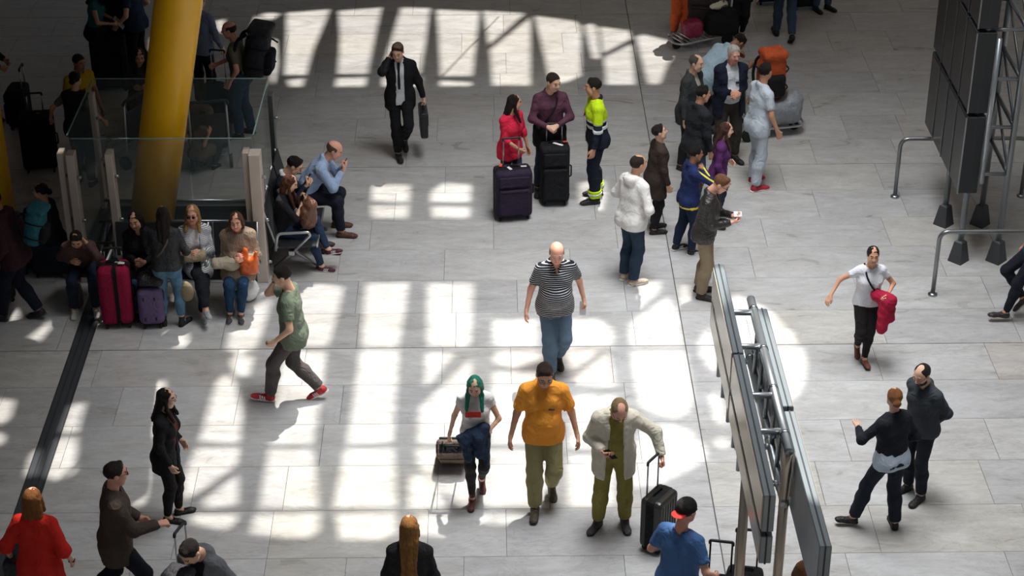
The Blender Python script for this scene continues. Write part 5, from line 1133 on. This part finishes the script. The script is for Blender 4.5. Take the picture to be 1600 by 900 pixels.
P_ = person('woman in a beige quilted anorak sitting at the end of the row', (-3.08, BY0, 0), -88, 1.66, 1.06, 'f', 'r', hip=(0, 0, .565), lean=4, lean2=10, head=(-2, 12), hair=('bob:.10', '4a3426', '6a4c36'), feet=sit((.42, .0), (.40, -.14)), legpole=((.6, .1, 1), (.6, .0, 1)), R=(.30, -.03, .84), L=(.32, .08, .82),
       tops=[jacket(mat('8f7a66', 'quilt', .55), o=.046, hem=-.10, so=.03, amp=.012)], bot=pants(D('22405e'), oa=.012), shoe=('sneaker', '3c3634', 'e4e2de', 'cfcac4'))
blob('tote_bag', 'cream canvas tote bag across the knees of the woman in the anorak', 'bag', P_['at']+np.array([-.14, -.27, 0]), 8, [RBox((0, 0, .67), (.30, .15, .11), .05), Ell((.08, 0, .65), (.11, .08, .08))], C('b6ab96'), amp=.010, f=1.2)
blob('carrier_bag', 'orange plastic carrier bag on the lap of the woman in the anorak', 'bag', P_['at']+np.array([.13, -.26, 0]), 0, [RBox((0, 0, .62), (.20, .12, .20), .05), Cone((-.04, 0, .74), (-.02, 0, .84), .05, .02), Cone((.07, 0, .72), (.09, 0, .80), .04, .015)], mat('e0672c', 'plastic', .3), amp=.013, f=1.8)
w_ = W(386, 468); blob('carrier_bag', 'white plastic bag on the floor right of the seated women', 'bag', w_, 20, [Ell((0, 0, .13), (.15, .12, .14)), Cone((.05, 0, .24), (.08, .02, .34), .04, .015)], mat('dfe0e0', 'plastic', .35), amp=.014, f=1.8)
person('woman in a dark leather jacket and light blue jeans standing with her back turned', (270, 508), 92, 1.56, 1.2, 'f', 'l', lean=4, lean2=10, head=(4, 12), hair=('long:0.35', '1e1511'), feet=((.02, .12, 0, 20, 0), (.0, -.14, 0, -34, 0)), L=(.28, .16, .95), R=(.22, -.22, 1.0), tops=[jacket(Lh('1d1f23', rough=.6), o=.028, hem=-.02)], bot=pants(D('5c7f99'), o=.014, oa=.018, t1=1.82), shoe=('boot', '15151a', '101010', None), extra=lambda E: bagstrap(E, -1, '6a5a48'))
suitcase('big crimson soft suitcase with a black strap at the left of the seated row', (187, 505), -84, .36, .30, .72, '98143e', ext=.12, plain=True, strap=('161417', .02), tags=[(.0, .2, .0, 'd8d4d0', .10), (.2, .28, .02, 'e6e6e6', .07)])
P_s = suitcase('purple suitcase with a black bag on it before the standing woman', (240, 508), -84, .29, .22, .46, '6f5c80', plain=True, tags=())
for y_, z_ in ((-.07, .40), (.05, .40), (-.07, .14), (.05, .14)): box('pull', (.112, y_, z_), (.012, .02, .045), BLACK, P_s, .004, 1)
w_ = W(240, 508); blob('shoulder_bag', 'black shoulder bag lying on top of the purple suitcase', 'bag', w_, 0, [RBox((.02, .0, .60), (.30, .2, .15), .07)], Lh('151518'), amp=.008)
# --- dark side at the left --------------------------------------------------------
P_ = person('person in a pinkish jacket and jeans sitting bent with head in hand', (-4.90, 19.52, 0), -82, 1.66, 1.0, 'f', 'm', hip=(0, 0, .52), lean=26, lean2=38, head=(0, 34), hair=('short', '241a16'), feet=sit((.42, .14), (.40, -.14)), legpole=((.6, .1, 1), (.6, .0, 1)), L=(.42, .12, 1.04), eL=(.2, .6, -.9), R=(.30, -.10, .72), tops=[jacket(C('5f4542'), o=.03, hem=-.06)], bot=pants(D('20293a')), shoe=('sneaker', 'b3b0aa', 'c8c4be', 'b3b0aa'))
pe = P_['at']; st_ = empty('stool', (pe[0], pe[1], 0), 0, 'low dark ledge seat under the person with head in hand', 'seat'); box('cushion', (0, 0, .40), (.42, .38, .06), SEATM, st_, .02, 2)
for sx in (-1, 1):
    for sy in (-1, 1): tubes('leg', [[(sx*.17, sy*.15, 0), (sx*.17, sy*.15, .38)]], .014, DSTEEL, st_, 8)
w_ = W(119, 480); blob('shopping_bag', 'small grey bag on the floor between the feet of the bent person', 'bag', w_, 0, [RBox((0, 0, .16), (.18, .13, .30), .05)], mat('55524e', 'plastic', .4), amp=.006)
P_ = person('woman in a striped top and dark vest sitting sideways by the balustrade', (-5.36, 20.15, 0), 176, 1.62, .96, 'f', 'm', hip=(0, 0, .52), lean=4, lean2=8, head=(0, 4), hair=('bun', '1a1412'), feet=sit((.46, .10), (.42, -.10)), legpole=((.6, .1, 1), (.6, .0, 1)), L=(.30, .08, .82), R=(.28, -.08, .84),
       tops=[tee(mat('9a958c', 'stripe', col2='3a3835', sc=.9), sl=1.9, hem=-.06), dict(m=C('1a1c24'), name='vest', sl=0, hem=-.08, o=.034)], bot=pants(D('1f2a44')), shoe=BLK)
pe = P_['at']; suitcase('dark navy suitcase laid flat as a seat under the woman in stripes', (pe[0]-.05, pe[1], 0), 90, .42, .40, .38, '1b2030')
rck = person('man in a dark maroon hooded jacket with a rucksack walking left', (38, 500), 168, 1.78, 1.06, 'm', 'd', lean=8, lean2=14, head=(0, 14), hair=('short', '120e0d'), feet=((.26, .07, 0, 4, -4), (-.20, -.07, 0, -4, 20)), hip=(0, 0, .90), L=(.12, .28, .92), tops=[jacket(C('3a2026'), o=.034, hem=-.12, hood=1, collar=0)], bot=pants(C('141828'), o=.02, oa=.03), shoe=('plain', '17171c', '3a3a3c', None))
ra = rck['at']; yw = math.radians(168); rucksack('turquoise and black rucksack on the back of the maroon jacket man', (ra[0]-.24*math.cos(yw), ra[1]-.24*math.sin(yw), .98), -12, '14606c', '16181c', 12, .85)
suitcase('dark wheeled case pulled by the maroon jacket man at the left edge', (4, 478), 170, .34, .24, .50, '202024', ext=.3)
# behind the balustrade
person('man in a yellow vest with a lanyard standing in the dark behind the balustrade', (138, 258), -50, 1.70, 1.0, 'm', 'd', head=(10, 10), hair=('crop', '14100f'), tops=[tee(C('b89018'), sl=.6)], bot=pants(C('1c1c20')), shoe=BLK,
       extra=lambda E: tubes('lanyard', [np.array(arc_path([E['nb']+E['Rc']@np.array([.03, .07*q, .05]), E['waist']+E['Rc']@np.array([.15, 0, .12])], .1))*E['s'] for q in (1, -1)], .007, C('1a1a1a'), E['root'], 6))
P_ = person('woman in a dark vest seen from behind reaching for a suitcase handle', (134, 288), 80, 1.66, 1.0, 'f', 'm', head=(0, 8), hair=('bun', '120e0d'), L=(.06, .44, .98), eL=(-.4, .7, -.4), R=(.10, -.36, .98), hl='grip', tops=[tee(C('6a5a54'), sl=.7), dict(m=C('17171c'), name='vest', sl=0, hem=-.12, o=.036)], bot=pants(C('1a1a20')), shoe=BLK)
suitcase('big black suitcase with raised handle left of the balustrade', (66, 264), -82, .44, .30, .74, '121216', ext=.22, tags=[(.1, .1, 0, '2c5a72', .06)])
P_ = person('woman in a teal sleeveless top and dark skirt at the top left', (160, 132), 0, 1.70, .98, 'f', 'm', head=(0, 10), hair=('long:0.29', '1a1310'), R=(.30, -.08, 1.05), L=(.30, .08, 1.05), tops=[tee(C('2f6a66'), sl=.25, hem=-.1)], bot=pants(C('181418'), o=.05, oa=.06, t1=1.5), shoe=BLK)
h_ = P_['h1']; tag(box('papers', tuple(h_), (.20, .14, .01), mat('a9a9a6', 'plastic', .7), None, .002, 1, Matrix.Rotation(.9, 4, 'Y')), 'sheet of paper in the hands of the woman in teal', 'papers')
person('person in a dark denim shirt with bare arm at the top left', (222, 122), 160, 1.74, 1.04, 'm', 'l', head=(0, 10), hair=('short', '14100e'), L=(.16, .30, .95), R=(.15, -.25, 1.0), tops=[tee(D('22344c'), sl=.6)], bot=pants(C('14141a')), shoe=BLK)
person('person in black standing between the teal and denim figures', (190, 118), -96, 1.76, 1.08, 'm', 'm', head=(0, 16), hair=('short', '100d0c'), tops=[jacket(C('121216'), hem=-.3, o=.036)], bot=pants(C('111115')), shoe=BLK)
suitcase('large black suitcase standing in the dark left of the yellow column', (176, 138), -82, .50, .32, .74, '0f0f13')
person('person with a grey jacket sitting low in the dark beside the yellow column', (-4.98, 24.2, 0), -80, 1.68, 1.0, 'f', 'm', hip=(0, 0, .52), lean=6, lean2=12, head=(10, 20), hair=('long:0.27', '1c1310'), feet=sit((.40, .12), (.38, -.12)), legpole=((.6, .1, 1), (.6, .0, 1)), L=(.3, .1, .76), R=(.3, -.1, .76), tops=[jacket(C('3c3a38'), o=.03)], bot=pants(C('2a2a2e')), shoe=BLK)
suitcase('black case used as a seat by the person in the grey jacket', (-4.98, 24.23, 0), 90, .42, .40, .40, '101014')
luggage_cart('empty luggage trolley standing in the dark left of the yellow column', (186, 245), 150)
P_ = person('man in a pale blue shirt facing away behind the yellow column', (322, 168), 70, 1.80, 1.10, 'm', 'l', head=(10, 10), hair=('short', '2a2420'), L=(.08, .3, .9), R=(.12, -.27, .92), tops=[shirt(C('7f8ba6'), o=.022, hem=-.06)], bot=pants(C('1c1d24')), shoe=BLK)
suitcase('dark suitcase with chrome handle beside the man in the pale blue shirt', (345, 196), -100, .40, .26, .56, '17202a', ext=.44)
P_ = person('bald man in a khaki shirt carrying a very large dark rucksack', (383, 212), 172, 1.76, 1.06, 'm', 'r', lean=4, lean2=8, head=(6, 10), hair=('ring', '3a302a'), feet=((.06, .10, 0, 8, 0), (-.06, -.10, 0, -8, 0)), R=(.38, -.10, 1.04), L=(.10, .25, .92), hr='grip', tops=[tee(C('6f6a58'), sl=.7, hem=-.06)], bot=pants(D('2a4258'), o=.02, oa=.03), shoe=BLK)
ra = P_['at']; yw = math.radians(172); rucksack('very large dark rucksack on the back of the man in khaki', (ra[0]-.20*math.cos(yw), ra[1]-.20*math.sin(yw)-.03, .84), -8, '1a1d26', '14161c', 8, 1.28)
luggage_cart('luggage trolley with brown and grey bags behind the glass balustrade', (330, 246), 100)
cb = W(330, 246)
blob('duffel_bag', 'brown leather holdall on the trolley behind the balustrade', 'bag', cb+np.array([-.12, -.02, 0]), 0, [RBox((0, 0, .62), (.40, .28, .26), .10)], Lh('4a3428'), amp=.008)
blob('duffel_bag', 'black bag under the brown holdall on the trolley', 'bag', cb+np.array([.02, .04, 0]), 0, [RBox((0, 0, .33), (.52, .40, .30), .10)], C('15171a'), amp=.008)
blob('carrier_bag', 'pale plastic bag hanging at the trolley behind the balustrade', 'bag', cb+np.array([-.20, -.30, 0]), 0, [Ell((0, 0, .34), (.13, .09, .20))], mat('8f918e', 'plastic', .4), amp=.012, f=1.6)
person('child with brown hair squatting low behind the glass balustrade', (-4.05, 22.75, 0), 60, 1.30, .95, 'f', 'm', hip=(0, 0, .40), lean=14, lean2=20, head=(0, 20), hair=('bob:.10', '3a251a'), feet=sit((.30, .14), (.28, -.14)), legpole=((.6, .3, 1), (.6, -.3, 1)), tops=[tee(C('6a5a4e'))], bot=pants(C('23252c')), shoe=BLK)
P_ = person('person in black at the far left edge gripping a trolley handle', (-18, 196), 0, 1.74, 1.0, 'm', 'm', head=(0, 10), hair=('short', '14100e'), R=(.34, -.14, .98), L=(.34, .14, .98), hl='grip', hr='grip', tops=[jacket(C('15161a'))], bot=pants(C('15161a')), shoe=BLK)
h_ = (P_['h1']+P_['h-1'])/2
suitcase('black suitcase with thin handle at the far left edge', (h_[0]+.08, h_[1], 0), 180, .42, .26, .52, '141418', ext=float(h_[2]-.58))
